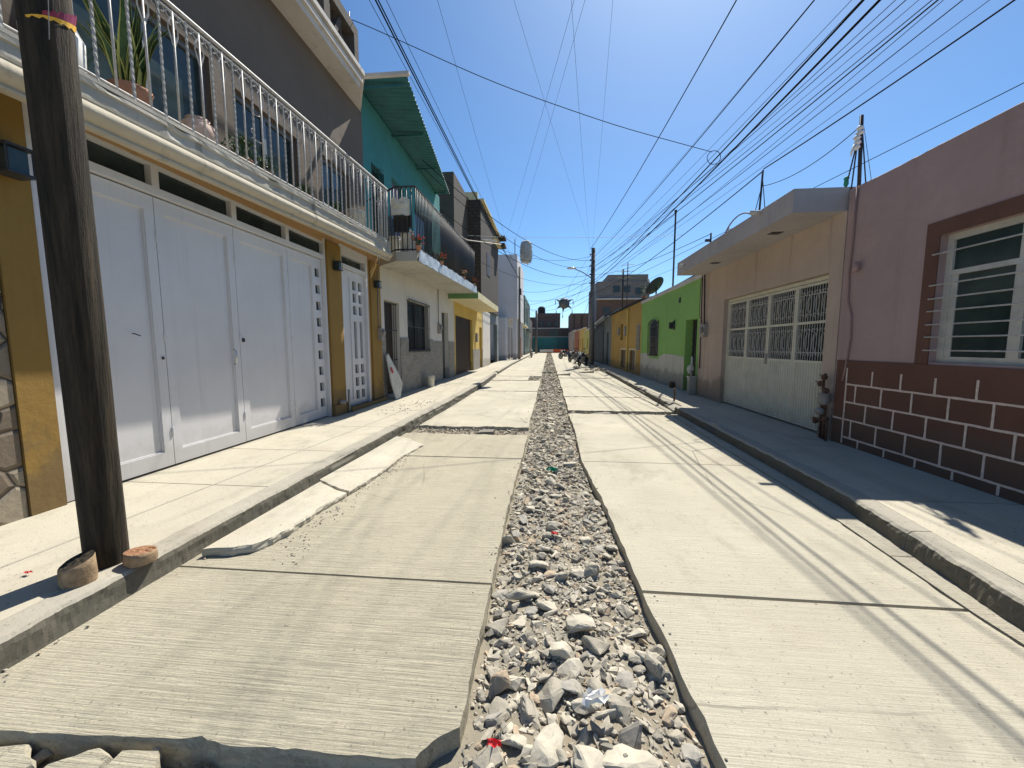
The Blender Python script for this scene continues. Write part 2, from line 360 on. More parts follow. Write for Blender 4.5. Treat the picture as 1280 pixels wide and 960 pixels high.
gR = interp([(-12,2.34),(2.3,2.38),(4,2.52),(9,2.66),(84,3.1)])

g = MB(); g.add([(-700,-700,-.32),(700,-700,-.32),(700,900,-.32),(-700,900,-.32)], [(0,1,2,3)])
O('ground', g, M['earth'], kind='structure')

def slab(y0, y1, xa, xb, mat, j0=0, j1=0, z1=0.0, seed=0, front=None, side=0):
    poly = []
    poly += front if front else (jag((xa(y0), y0), (xb(y0), y0), j0, .06, seed) if j0 else [(xa(y0), y0)])
    r = rng_line(xb, y0, y1, .05 if y0 < 5.2 else .2)
    poly += [(x+side*(noise.noise((x*3, y*9, 1.5+seed))*.8+.5*noise.noise((x*3, y*30, 7))), y) for x, y in r]
    poly += jag((xb(y1), y1), (xa(y1), y1), j1, .06, seed+5) if j1 else [(xb(y1), y1)]
    r = rng_line(xa, y1, y0, .1 if y0 < 5.2 else .3); poly += [(x+side*(noise.noise((x*3, y*9, 2.5+seed))*.8+.5*noise.noise((x*3, y*30, 9))), y) for x, y in r]
    return MB().rprism(poly, -.17, z1, amp=.005 if y0 < 9 else .004, seed=seed) if (side and y0 < 20) else MB().prism(poly, -.17, z1)
front = jag((-2.6,1.17),(-1.42,1.235),.006,.04,2)+jag((-1.42,1.235),(-1.32,1.252),.01,.03,3)+jag((-1.32,1.252),(-1.22,1.232),.01,.03,3)+jag((-1.22,1.232),(-.47,1.25),.007,.04,4)+jag((-.47,1.25),(-.385,1.36),.008,.025,5)
road = []
def rd(mb, mat): road.append(O('road', mb, mat, kind='structure'))
rd(slab(1.385, 2.315, lambda y: kL(y)-.02, tL, None, front=front, side=.012), M['slabL'])
rd(slab(2.33, 5.075, lambda y: kL(y)-.02, tL, None, side=.012), M['slabL'])
rd(slab(5.09, 6.45, lambda y: kL(y)+.06, tL, None, j1=.05, side=.015, z1=.004), M['slabL'])
rd(slab(7.10, 12.78, lambda y: kL(y)+.05, tL, None, j0=.05, j1=.05, seed=3, side=.02), M['slabR'])
rd(slab(12.98, 16.85, lambda y: kL(y)+.05, tL, None, j0=.04, j1=.05, seed=6, side=.02, z1=-.01), M['slabR'])
rd(slab(16.98, 19.2, lambda y: kL(y)+.05, lambda y: tL(y)-.55, None, j0=.05, j1=.06, seed=8, side=.03), M['slabR'])
y = 19.3
while y < 83: rd(slab(y, y+4.4, lambda y: kL(y)-.02, tL, None, j0=.02, seed=y, side=.02), M['slabR']); y += 4.44
rd(slab(-1, 2.32, tR, gR, None, side=.012), M['slabR'])
rd(slab(2.34, 5.05, tR, gR, None, side=.012), M['slabR'])
rd(slab(5.058, 8.68, tR, gR, None, j1=.05, side=.015), M['slabR'])
rd(slab(9.12, 11.55, tR, gR, None, j0=.04, j1=.05, seed=4, side=.02), M['slabR'])
rd(slab(11.66, 14.4, tR, gR, None, j0=.05, j1=.03, seed=9, side=.02), M['slabR'])
rd(slab(14.42, 18.2, tR, gR, None, j1=.05, seed=9, side=.02), M['slabR'])
y = 18.45
while y < 83: rd(slab(y, y+4.0, tR, gR, None, j0=.03, seed=y, side=.02), M['slabR']); y += 4.03
for a, b in ((-1, 2.9), (2.91, 5.9), (5.91, 8.75), (9.05, 14), (14.02, 30), (30.02, 84)):
    rd(slab(a, b, lambda y: gR(y)+.012, lambda y: kR(y)+.03, None, z1=.006), M['gutter'])
# the street beyond the fence at its end
e = MB(); e.prism([(-12,84),(30,84),(30,150),(-12,150)], -.17, .0); O('road', e, M['slabR'], kind='structure')

# kerbs: worn edge, swept and displaced
def kerb(fx, y0, y1, side, step, rough, h=.15, w=.17):
    mb = MB(); n = int((y1-y0)/step); prof = [(-.012,-.17),(-.008,-.02),(0,.02),(.004,.06),(.006,.1),(.012,.128),(.03,.146),(.06,.151),(.11,.152),(w,.152),(w,-.17)]
    P = len(prof)
    for i in range(n+1):
        y = y0+(y1-y0)*i/n; x = fx(y)
        for k, (a, z) in enumerate(prof):
            q = noise.noise((y*7, k*.35, 1.3*side))*rough+noise.noise((y*31, k*.9, 4*side))*rough*.55
            chip = max(0, noise.noise((y*2.3, 5.5*side, 2))-.22)*.16 if k in (4,5,6,7) else 0
            o_ = (q if 1 < k < 8 else 0)+chip*(1 if k < 7 else .4)
            mb.v.append((x+side*(a+o_), y, (z*h/.15 if z > 0 else z)-(chip*.55 if k > 3 else 0)+(q*.2 if 4 < k < 9 else 0)))
    for i in range(n):
        for k in range(P-1):
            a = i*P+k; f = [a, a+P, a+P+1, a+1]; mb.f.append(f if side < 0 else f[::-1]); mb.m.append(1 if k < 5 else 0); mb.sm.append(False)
    mb.f.append(list(range(P)) if side < 0 else list(range(P))[::-1]); mb.m.append(0); mb.sm.append(False)
    mb.f.append([n*P+k for k in range(P)][::-1] if side < 0 else [n*P+k for k in range(P)]); mb.m.append(0); mb.sm.append(False)
    return mb
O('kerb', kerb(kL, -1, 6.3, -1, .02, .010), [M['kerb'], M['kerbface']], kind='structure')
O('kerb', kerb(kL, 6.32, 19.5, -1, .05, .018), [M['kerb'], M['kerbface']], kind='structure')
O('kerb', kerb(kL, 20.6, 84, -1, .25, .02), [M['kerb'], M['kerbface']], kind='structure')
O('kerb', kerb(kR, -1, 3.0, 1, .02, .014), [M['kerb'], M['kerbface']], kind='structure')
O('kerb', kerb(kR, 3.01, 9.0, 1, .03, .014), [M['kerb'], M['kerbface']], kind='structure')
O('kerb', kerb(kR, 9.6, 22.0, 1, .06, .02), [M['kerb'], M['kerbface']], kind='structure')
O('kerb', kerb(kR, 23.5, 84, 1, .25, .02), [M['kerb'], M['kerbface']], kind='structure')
# dropped ramp in the right kerb
m = MB(); m.prism([(2.80,9.0),(3.0,9.0),(3.0,9.6),(2.84,9.6)], -.17, lambda x, y: .05 if x < 2.9 else .13); O('kerb', m, M['kerb'], kind='structure')
m = MB(); m.prism([(3.17,22),(3.33,22),(3.33,23.5),(3.17,23.5)], -.17, lambda x, y: .03 if x < 3.2 else .12); O('kerb', m, M['kerb'], kind='structure')
m = MB(); m.prism([(-2.66,19.5),(-2.8,19.5),(-2.8,20.6),(-2.68,20.6)], -.17, lambda x, y: .04 if x > -2.7 else .13); O('kerb', m, M['kerb'], kind='structure')
# pavements: separate bays with joints
def walk(fx, xw, side, ys):
    for a, b in zip(ys, ys[1:]):
        inner = rng_line(lambda y: fx(y)+side*.176, a+.006, b-.006, .5)+[(fx(b)+side*.176, b-.006)]
        O('pavement', MB().prism(inner+[(xw, b-.006), (xw, a+.006)], -.17, .15), M['walk'], kind='structure')
walk(kL, -4.34, -1, [-1, 1.35, 3.42, 4.7, 6.2, 7.9, 9.6, 11.4, 13.5, 15.6, 18, 21, 25, 30, 36, 44, 54, 66, 84])
walk(kR, 4.32, 1, [-1, .6, 3.62, 5.6, 7.7, 9.8, 12, 14, 16.5, 19, 22, 26, 31, 38, 48, 60, 84])
# filled drain strip along the doors
m = MB(); 
O('pavement', MB().prism([(-3.38,1.0),(-3.36,1.0),(-2.98,8.2),(-3.0,8.2)], .1495, .1525), M['kerb'], kind='structure')

# loose overlay of concrete broken off beside the kerb: two plates
p1 = jag((-2.44,2.44),(-2.28,2.47),.01,.04,1)+jag((-2.28,2.47),(-2.13,2.53),.01,.035,2)+jag((-2.13,2.53),(-2.03,2.80),.014,.035,3)+jag((-2.03,2.80),(-2.04,3.2),.014,.035,4)+jag((-2.04,3.2),(-1.985,3.60),.012,.035,5)+jag((-1.985,3.60),(-2.12,3.66),.01,.05,6)+jag((-2.12,3.66),(-2.485,3.92),.01,.05,6)
p2 = jag((-2.485,3.95),(-2.12,3.70),.01,.05,6)+jag((-2.12,3.70),(-1.985,3.64),.01,.05,6)+jag((-1.985,3.64),(-1.93,4.3),.014,.035,7)+jag((-1.93,4.3),(-1.94,4.9),.014,.035,8)+jag((-1.94,4.9),(-1.86,5.62),.012,.035,9)+jag((-1.86,5.62),(-2.36,6.1),.012,.06,9)+[(-2.47,6.1),(-2.47,5)]
zt = lambda x, y: .052-.006*(y-2.4)*.5+.01*(x+2.4)
O('concrete_plate', MB().rprism(p1, .002, lambda x, y: .062-.012*(y-2.4)), M['apron'], label='nearer pale broken concrete plate lying on the left street slab against the kerb', cat='concrete plate')
O('concrete_plate', MB().rprism(p2, .005, lambda x, y: .045-.010*(y-3.9)), M['apron'], label='farther long pale concrete plate with ragged edge beside the left kerb', cat='concrete plate')
# gravelly crumbs along the plates' ragged edge are part of the rubble below

# ------------------------------------------------------------------ rubble
def hull_mesh(seed, n=13, flat=.72, cuts=2):
    r = random.Random(seed); bm = bmesh.new()
    for _ in range(n):
        v = Vector((r.gauss(0,1), r.gauss(0,1), r.gauss(0,1))).normalized()*r.uniform(.82, 1.05)
        bm.verts.new((v.x, v.y*r.uniform(.6,.85), v.z*flat))
    res = bmesh.ops.convex_hull(bm, input=bm.verts)
    for v in [v for v in bm.verts if not v.link_faces]: bm.verts.remove(v)
    if cuts:
        bmesh.ops.triangulate(bm, faces=bm.faces)
        bmesh.ops.bevel(bm, geom=list(bm.edges), offset=.07, segments=1, affect='EDGES')
        bmesh.ops.triangulate(bm, faces=bm.faces)
        bmesh.ops.subdivide_edges(bm, edges=[e for e in bm.edges if e.calc_length() > .35], cuts=1)
        bm.normal_update()
        for v in bm.verts: v.co += v.normal*(noise.noise(v.co*2.3+Vector((seed,0,0)))*.10+noise.noise(v.co*6+Vector((seed,0,0)))*.04)
    bmesh.ops.recalc_face_normals(bm, faces=bm.faces)
    me = bpy.data.meshes.new('rubble_stone'); bm.to_mesh(me); bm.free(); return me
big_shapes = []
for k in range(30):
    me = hull_mesh(k+1, 9+k % 6, [.75,.5,.62,.38][k % 4]); me.materials.append(STONE[[0,1,0,2,1,0,3,4,1,0][k % 10]]); big_shapes.append(me)
small_shapes = []
for k in range(14):
    me = hull_mesh(k+50, 9, .7, 0); small_shapes.append(([v.co.copy() for v in me.vertices], [list(p.vertices) for p in me.polygons])); bpy.data.meshes.remove(me)

def bed_h(x, y):
    c = (x-(tL(y)+tR(y))/2)/.5
    return -.088+.045*max(0, 1-c*c)+.03*noise.noise((x*3, y*3, 0))+.012*noise.noise((x*11, y*11, 2))
b = MB(); ys = []; y = .2
while y < 84: ys.append(y); y += .06 if y < 9 else .35
nx = 18
for y in ys:
    for i in range(nx+1): x = tL(y)-.09+(tR(y)-tL(y)+.18)*i/nx; b.v.append((x, y, bed_h(x, y)))
for j in range(len(ys)-1):
    for i in range(nx): a = j*(nx+1)+i; b.f.append([a, a+1, a+nx+2, a+nx+1]); b.m.append(0); b.sm.append(True)
O('trench_bed', b, M['dust'], kind='structure')
b = MB()
for (xa, xb, ya, yb) in ((-2.6,-.3,.2,1.4),(-2.52,-.3,6.3,7.3),(.4,2.8,8.55,9.25),(-2.5,-.3,12.6,13.15),(-2.6,-.3,16.7,17.1),(-1.2,-.3,16.7,19.6),(.4,3,11.4,11.8),(.4,3,18.1,18.6)):
    nx2 = int((xb-xa)/.06); ny2 = int((yb-ya)/.06)+1; s0 = len(b.v)
    for j in range(ny2+1):
        for i in range(nx2+1): x = xa+(xb-xa)*i/nx2; y = ya+(yb-ya)*j/ny2; b.v.append((x, y, (-.118 if y < 1.5 else -.062)+.02*noise.noise((x*5, y*5, 3))))
    for j in range(ny2):
        for i in range(nx2): a = s0+j*(nx2+1)+i; b.f.append([a, a+1, a+nx2+2, a+nx2+1]); b.m.append(0); b.sm.append(True)
O('trench_bed', b, M['dust'], kind='structure')

stones = []
def pick(ya, yb, n, smin, smax, xa=None, xb=None, base=None, big=False, power=2.0, tries=12, sep=.75):
    placed = []
    for _ in range(n):
        for _t in range(tries):
            y = R.uniform(ya, yb); lo = tL(y)+.01 if xa is None else xa; hi = tR(y)-.01 if xb is None else xb
            s = smin+(smax-smin)*R.random()**power; x = R.uniform(lo+s*.6, hi-s*.6)
            if not big or all((x-a)**2+(y-b_)**2 > ((s+c)*sep)**2 for a, b_, c in placed): break
        else: continue
        if big: placed.append((x, y, s))
        z = (bed_h(x, y) if base is None else base)+s*R.uniform(-.05,.36)
        stones.append((x, y, z, s))
pick(.85, 1.9, 120, .030, .088, big=True, power=1.1, sep=.68)
pick(1.5, 3.2, 230, .024, .088, big=True, power=1.5, sep=.68)
pick(3.2, 6.5, 330, .028, .092, big=True, power=1.6, sep=.68)
pick(6.5, 14, 480, .035, .10, big=True, sep=.68)
pick(14, 30, 420, .05, .10); pick(30, 83, 560, .07, .14)
pick(.85, 2.2, 900, .012, .040); pick(2.2, 6.0, 2100, .014, .042); pick(6, 14, 1300, .02, .045); pick(.8, 3.0, 2600, .006, .022); pick(3, 6, 1900, .010, .028); pick(6, 12, 1500, .018, .045); pick(12, 26, 1000, .03, .06)
pick(.75, 1.26, 60, .025, .085, -2.3, -.5, -.10, True, 1.2); pick(.8, 1.3, 320, .007, .022, -2.3, -.4, -.105)
pick(6.5, 7.08, 170, .02, .055, -2.38, -.45, -.050, True); pick(6.45, 7.1, 480, .01, .024, -2.42, -.4, -.050)
pick(8.72, 9.1, 90, .02, .06, .5, 2.75, -.050, True); pick(8.7, 9.12, 260, .01, .025, .5, 2.75, -.050)
pick(12.75, 13.0, 60, .02, .05, -2.3, -.4, -.050); pick(11.5, 11.7, 40, .02, .04, .5, 2.8, -.050)
pick(16.9, 19.3, 90, .03, .09, -.95, -.4, -.050); pick(18.2, 18.45, 40, .03, .05, .5, 3.0, -.050)
# crumbs on the street surface and pavement
for _ in range(800):
    q = R.random()
    if q < .45: y = R.uniform(2.4, 5.6); x = -1.98+R.gauss(.05, .06)+(.12 if y < 2.7 else 0); z = 0
    elif q < .6: y = R.uniform(1.3, 12); x = kL(y)+abs(R.gauss(.02,.06)); z = .003
    elif q < .72: y = R.uniform(7.3, 9.3); x = R.gauss(-3.05, .22); z = .15; 
    elif q < .86:
        y = R.uniform(1.3, 9); z = 0; x = tR(y)+abs(R.gauss(.01,.07)) if R.random() < .5 else tL(y)-abs(R.gauss(.01,.06))
    else: y = R.uniform(18, 24); x = R.uniform(2.0, 3.3); z = .0
    s = R.uniform(.003, .012)*(1 if y < 7 else 1.7)
    if z == .15 and not -3.9 < x < -2.7: continue
    stones.append((x, y, z+s*.4, s))
stones.sort(key=lambda q: -q[3]/math.sqrt(q[0]**2+q[1]**2+2.2))
SPECIAL = {0: 'large flat lump of broken concrete nearest the camera in the trench'}
gsto = 'lumps of broken concrete in the trench'
N_IND = 285
for i, (x, y, z, s) in enumerate(stones[:N_IND]):
    o = bpy.data.objects.new('rubble_stone', big_shapes[R.randrange(30)]); C.objects.link(o)
    o.location = (x, y, z); k = s*R.uniform(.95, 1.2); o.scale = (k*R.uniform(.9,1.15), k*R.uniform(.95,1.2), k*R.uniform(.75,1))
    o.rotation_euler = (R.uniform(-.5,.5), R.uniform(-.5,.5), R.uniform(0, 6.28))
    inside = tL(y)-.02 < x < tR(y)+.02
    o['label'] = ('rough grey beige lump of broken concrete among the rubble filling the central trench' if inside else 'rough grey lump of broken concrete in the gap where a street slab is missing')
    o['category'] = 'rubble stone'; o['group'] = gsto if inside else 'lumps of broken concrete in the slab gaps'
st = MB()
for (x, y, z, s) in stones[N_IND:]:
    vs, fs = small_shapes[R.randrange(14)]
    rot = Matrix.Rotation(R.uniform(0, 6.28), 3, 'Z') @ Matrix.Rotation(R.uniform(-.8,.8), 3, 'X'); mi = R.choices([0,1,2,3], [5,5,1.2,1.2])[0]
    k = Vector((s*R.uniform(.9,1.4), s, s*R.uniform(.7,1)))
    st.add([rot @ Vector((v.x*k.x, v.y*k.y, v.z*k.z))+Vector((x, y, z)) for v in vs], fs, mi)
O('rubble_gravel', st, STONE[:4], kind='stuff', label='small crushed concrete rubble and gravel filling the trench and slab gaps', cat='gravel')
# distinct big pieces
def piece(loc, sc, rot, mat, label, seed, flat=.4):
    me = hull_mesh(seed, 10, flat); me.materials.append(mat); o = bpy.data.objects.new('concrete_fragment', me); C.objects.link(o)
    o.location = loc; o.scale = sc; o.rotation_euler = rot; o['label'] = label; o['category'] = 'concrete fragment'
piece((.52,1.80,-.02), (.11,.075,.11), (.5,.3,1.9), M['kerb'], 'dark smooth concrete fragment leaning on the right trench edge', 201, .5)
piece((.11,1.62,-.02), (.075,.065,.05), (.2,.1,.4), STONE[4], 'smooth rounded grey stone in the middle of the trench near the camera', 203, .6)
piece((-.21,1.62,-.02), (.08,.07,.09), (.1,.2,.9), STONE[2], 'tan orange concrete fragment near the left trench edge', 204, .6)
piece((.30,2.52,.0), (.10,.075,.10), (.3,-.2,.7), STONE[0], 'boxy grey concrete fragment with a dark shaded face beside the right trench edge', 205, .6)
piece((-.16,2.25,-.02), (.12,.07,.10), (.35,.1,.5), STONE[0], 'tilted grey concrete fragment against the left trench edge', 206, .5)
piece((.30,1.33,-.02), (.15,.11,.09), (.0,.05,.2), STONE[1], 'widest pale concrete fragment at the bottom right of the trench', 207, .5)
piece((.0,1.37,-.03), (.13,.10,.08), (.1,-.1,1.2), STONE[1], 'pale flat topped concrete fragment at the bottom of the trench', 208, .5)
def plate(poly, z0, z1, label, tilt=(0,0)):
    O('slab_fragment', MB().rprism([q for a, c in zip(poly, poly[1:]+poly[:1]) for q in jag(a, c, .008, .03, z0)], lambda x, y: z0+tilt[0]*x+tilt[1]*y, lambda x, y: z1+tilt[0]*x+tilt[1]*y), M['slabL'], label=label, cat='slab fragment')
plate([(-2.3,.95),(-1.93,1.0),(-1.86,1.12),(-1.98,1.185),(-2.4,1.14)], -.10, -.02, 'leftmost flat slab fragment below the broken near edge of the street slab')
plate([(-1.80,.98),(-1.62,1.0),(-1.60,1.17),(-1.68,1.20),(-1.80,1.12)], -.09, -.015, 'narrow slab fragment, second from the left below the broken slab edge')
plate([(-1.58,.98),(-1.38,1.02),(-1.36,1.12),(-1.44,1.20),(-1.58,1.19)], -.09, -.01, 'cracked slab fragment, third from the left below the broken slab edge')
# litter
def scrap(name, loc, s, mat, label, cat, seed):
    r = random.Random(seed); b = MB(); n = 5; x0, y0, z0 = loc
    vs = [(x0+(i/n-.5)*s+r.uniform(-.1,.1)*s, y0+(j/n-.5)*s*.6+r.uniform(-.1,.1)*s, z0+r.uniform(0,.45)*s) for j in range(n+1) for i in range(n+1)]
    fs = [(j*(n+1)+i, j*(n+1)+i+1, (j+1)*(n+1)+i+1, (j+1)*(n+1)+i) for j in range(n) for i in range(n)]
    b.add(vs, fs); O(name, b, mat, label=label, cat=cat)
scrap('plastic_scrap', (.06,3.02,-.0), .05, M['redplastic'], 'small red plastic scrap in the middle of the trench rubble', 'litter', 1)
scrap('plastic_scrap', (-.19,1.30,.03), .05, M['redplastic'], 'crumpled red plastic scrap at the bottom of the trench', 'litter', 2)
scrap('paper_scrap', (.20,1.50,.04), .10, M['whiteplastic'], 'crumpled white paper scrap among the near trench stones', 'litter', 3)
scrap('cloth_scrap', (.05,4.6,.0), .13, M['greencloth'], 'faded green cloth scrap caught in the trench rubble', 'litter', 4)
scrap('plastic_scrap', (-3.05,1.92,.16), .035, M['redplastic'], 'tiny red plastic scrap on the pavement left of the wooden pole', 'litter', 6)

# ------------------------------------------------------------------ LEFT: house with the white garage door and balcony
W = -4.12
hA = T('two_storey_house', 'two-storey house with ochre pillars, long white garage door and white iron balcony railing', 'house', (-8, 5, .15))
beam = MB().wall(-4.4, W, 1.0, 9.36, .15, 3.78, [(2.88,7.05,.1,3.45),(7.56,8.74,.1,3.5)]); O('wall', beam, M['orange'], hA)
O('upper_wall', MB().wall(-4.4, W+.01, .6, 8.73, 3.78, 7.05, [(3.3,4.72,3.78,4.95),(5.06,6.4,3.78,4.85),(7.1,8.05,3.78,4.95)]), M['upper'], hA)
b = MB(); b.box(-12, -4.402, .6, 8.7, .15, 6.95); O('building_body', b, M['upper'], hA)
b = MB(); b.box(-12, -4.402, 8.71, 9.35, .15, 3.58); O('side_body', b, M['orange'], hA)
# stone cladding left of the pillar
O('stone_cladding', MB().box(W, W+.03, 1.0, 2.62, .15, 2.75), M['clad'], hA)
for (a, b_, z1) in ((2.63,2.86,3.42),(7.07,7.54,3.42),(8.82,9.33,3.42)):
    O('pillar', MB().box(W, W+.045, a, b_, .15, z1), M['ochre'], hA)
O('pillar_foot', MB().box(W, W+.09, 7.04, 7.58, .15, .36), M['ochre'], hA)
# garage door
gd = T; b = MB(); x0, x1 = W-.14, W-.05
for (a, c) in ((2.885,2.985),(7.0,7.045)): b.box(x0-.02, W+.012, a, c, .16, 3.45)
b.box(x0-.02, W+.005, 2.985, 7.0, 3.075, 3.15); b.box(x0-.02, W+.005, 2.985, 7.0, 3.36, 3.385)
for c in (3.925, 4.96, 6.015): b.box(x0-.02, W+.003, c-.04, c+.04, 3.15, 3.36)
gdo = O('garage_door', b, M['white_metal'], hA)
def leafm(a, c, squares=None):
    b = MB(); zb, zt = .175, 3.06; fr = .105
    inner = (a+fr, c-fr if not squares else c-.30, zb+.16, zt-.15)
    holes = [inner]
    if squares: holes += [(q[0], q[1], q[2], q[3]) for q in squares]
    b.wall(x0+.02, x1, a+.004, c-.004, zb, zt, holes)
    b.box(x0+.025, x1-.03, inner[0], inner[1], inner[2], inner[3])   # recessed sheet
    # thin bead around the sheet
    for (p, q, r_, s_) in ((inner[0], inner[0]+.012, inner[2], inner[3]), (inner[1]-.012, inner[1], inner[2], inner[3])): b.box(x1-.03, x1-.012, p, q, r_, s_)
    b.box(x1-.03, x1-.012, inner[0]+.012, inner[1]-.012, inner[3]-.012, inner[3]); b.box(x1-.03, x1-.012, inner[0]+.012, inner[1]-.012, inner[2], inner[2]+.012)
    return b
sq = [(6.795, 6.93, z, z+.155) for z in [.37+.295*i for i in range(9)]]
for (a, c, q) in ((2.985,3.93,None),(3.93,4.98,None),(4.98,6.06,None),(6.06,7.0,sq)):
    lf = O('door_leaf', leafm(a, c, q), M['white_metal'], gdo)
for q in sq: O('pane', MB().box(x1-.06, x1-.05, q[0], q[1], q[2], q[3]), M['glass'], gdo)
for (a, c) in ((2.985,3.885),(3.965,4.92),(5.0,5.975),(6.055,7.0)): O('transom_pane', MB().box(x0+.06, x0+.07, a, c, 3.15, 3.36), M['glass'], gdo)
b = MB(); b.box(x1, x1+.012, 3.88, 3.90, 1.35, 1.38); b.tube([(x1, 3.60, 1.62), (x1+.02, 3.60, 1.62), (x1+.02, 3.66, 1.60)], .006); b.box(x1, x1+.03, 5.02, 5.035, 1.55, 1.6); O('door_latch', b, M['dark_iron'], gdo)
for y_ in (2.992, 3.93, 4.98, 6.06):
    for z_ in (.55, 1.6, 2.65): O('hinge', MB().lathe((x1+.004, y_, z_), [(.009,-.05),(.011,-.045),(.011,.045),(.009,.05)], 8), M['white_metal'], gdo)
O('pull_handle', MB().tube([(x1,4.86,1.25),(x1+.035,4.86,1.27),(x1+.035,4.86,1.43),(x1,4.86,1.45)], .008, 6), M['chrome'], gdo)
# entrance door
b = MB(); 
for (a, c) in ((7.56,7.62),(8.66,8.74)): b.box(x0, W+.01, a, c, .19, 3.5)
b.box(x0, W+.005, 7.62, 8.66, 3.06, 3.14); b.box(x0, W+.005, 7.62, 8.66, 3.32, 3.5)
ed = O('entrance_door', b, M['white_metal'], hA)
cols = (8.14, 8.40); pan = []
for y_ in cols:
    for z_ in (.34,.62,.90): pan.append((y_, y_+.15, z_, z_+.19))
    pan.append((y_+.01, y_+.13, 1.22, 2.02))
    for z_ in (2.16,2.42,2.68): pan.append((y_, y_+.15, z_, z_+.19))
b = MB().wall(x0+.02, x1, 7.625, 8.655, .22, 3.05, pan+[(7.72,8.03,.36,2.93)]); b.box(x0+.025, x1-.02, 7.72, 8.03, .36, 2.93)
O('door_leaf', b, M['white_metal'], ed)
for q in pan: O('pane', MB().box(x1-.06, x1-.05, *q), M['glass_g'], ed)
O('transom_pane', MB().box(x0+.01, x0+.02, 7.62, 8.66, 3.14, 3.32), M['glass'], ed)
O('doorstep', MB().box(W-.2, W+.12, 7.585, 8.81, .15, .21), M['ochre'], hA)
O('doorstep_riser', MB().box(W+.121, W+.14, 7.585, 9.3, .15, .235), M['ochre'], hA)
# wall lamps: black cage with frosted glass
def wall_lamp(y, z, s=1.0):
    b = MB(); x = W+.045
    b.box(x, x+.02*s, y-.05*s, y+.05*s, z-.07*s, z+.07*s)
    for dy in (-.055, .055):
        for dx in (.03, .13): b.tube([(x+dx*s, y+dy*s*1.1, z-.075*s), (x+dx*s, y+dy*s*1.1, z+.075*s)], .006*s, 4)
    for z_ in (-.08, .075): b.box(x+.015*s, x+.145*s, y-.07*s, y+.07*s, z+z_*s, z+(z_+.012)*s)
    l = O('wall_lamp', b, M['dark_iron'], hA); O('lamp_glass', MB().box(x+.04*s, x+.12*s, y-.045*s, y+.045*s, z-.065*s, z+.07*s), M['glass_g'], l)
wall_lamp(2.70, 2.86, 1.25); wall_lamp(7.28, 3.0, 1.0); wall_lamp(9.02, 2.92, 1.0)
# meter on the right pillar and grey cleanout at its foot
b = MB(); b.box(W+.045, W+.13, 9.12, 9.30, 1.62, 1.92); b.lathe((W+.13, 9.21, 1.8), [(.07,0),(.07,.04),(.055,.05)], 14, axis='x'); O('electric_meter', b, M['plasticgrey'], hA)
b = MB(); b.tube([(W+.06, 9.15, 1.9), (W+.06, 9.15, 2.3), (W+.05, 9.18, 3.3)], .012, 6); O('conduit', b, M['plasticgrey'], hA)
b = MB(); b.tube([(W+.12, 7.5, .15), (W+.12, 7.5, .62)], .022, 6); b.lathe((W+.10, 7.28, .38), [(.02,-.03),(.06,-.02),(.07,.02),(.05,.05),(.02,.06)], 10); O('cleanout_cap', b, M['plasticgrey'], hA)
# balcony slab with moulded front, slightly rising along the street as in the photo
tilt = lambda x, y, z: (x, y, z+.026*(y-2.8))
fx = lambda y: -3.60+.022*(y-2.6)
prof = [(0,-.02,'s'),(0,0),(-.03,.0),(-.035,.02),(.0,.025),(.018,.05),(.024,.08),(.018,.11),(0,.135),(0,.15),(.03,.155),(.035,.19),(.015,.20),(.015,.235),(.045,.24),(.05,.275),(.0,.285)]
b = MB(); pr = [(-.20,.25),(-.13,.24),(-.10,.01),(0,0),(.005,.02),(-.008,.026),(-.005,.04)]+[(.0+.055*math.sin(PI*k/8)+.02*k/8, .04+.15*k/8) for k in range(1,9)]+[(.03,.195),(.032,.215),(.012,.222),(.012,.315),(.032,.32),(.034,.352),(.0,.355)]
ysb = [.4+.06*i for i in range(int((8.62-.4)/.06)+1)]+[8.62]; P = len(pr)
for y_ in ysb:
    for (a, c) in pr:
        q = (.007 if c > .22 else .0015)*noise.noise((y_*9, c*30, 0))-(max(0, noise.noise((y_*3.1, c*6, 4))-.2)*.12 if c > .30 else 0); b.v.append((fx(y_)+a+q-.05, y_, 3.22+c+ (q*.4 if c > .2 else 0)))
for i in range(len(ysb)-1):
    for k in range(P-1): a = i*P+k; b.f.append([a, a+P, a+P+1, a+1][::-1]); b.m.append(1 if k > 16 else 0); b.sm.append(6 < k < 15)
b.warp(tilt)
bal = O('balcony_moulding', b, [M['cream_mould'], M['oldcream']], hA)
b = MB(); b.prism([(-4.119,.4),(fx(.4)-.055,.4),(fx(8.62)-.055,8.62),(-4.119,9.34)], 3.47, 3.578); b.warp(tilt)
O('balcony_slab', b, M['cream_mould'], hA)
b = MB(); b.prism([(-4.10,.4),(fx(.4)-.02,.4),(fx(8.62)-.02,8.62),(-4.10,9.3)], 3.58, 3.612); b.warp(tilt); O('balcony_floor_edge', b, M['oldcream'], hA)
O('beam_face', MB().box(W-.15, W+.004, 2.985, 7.0, 3.387, 3.447), M['orange'], hA)
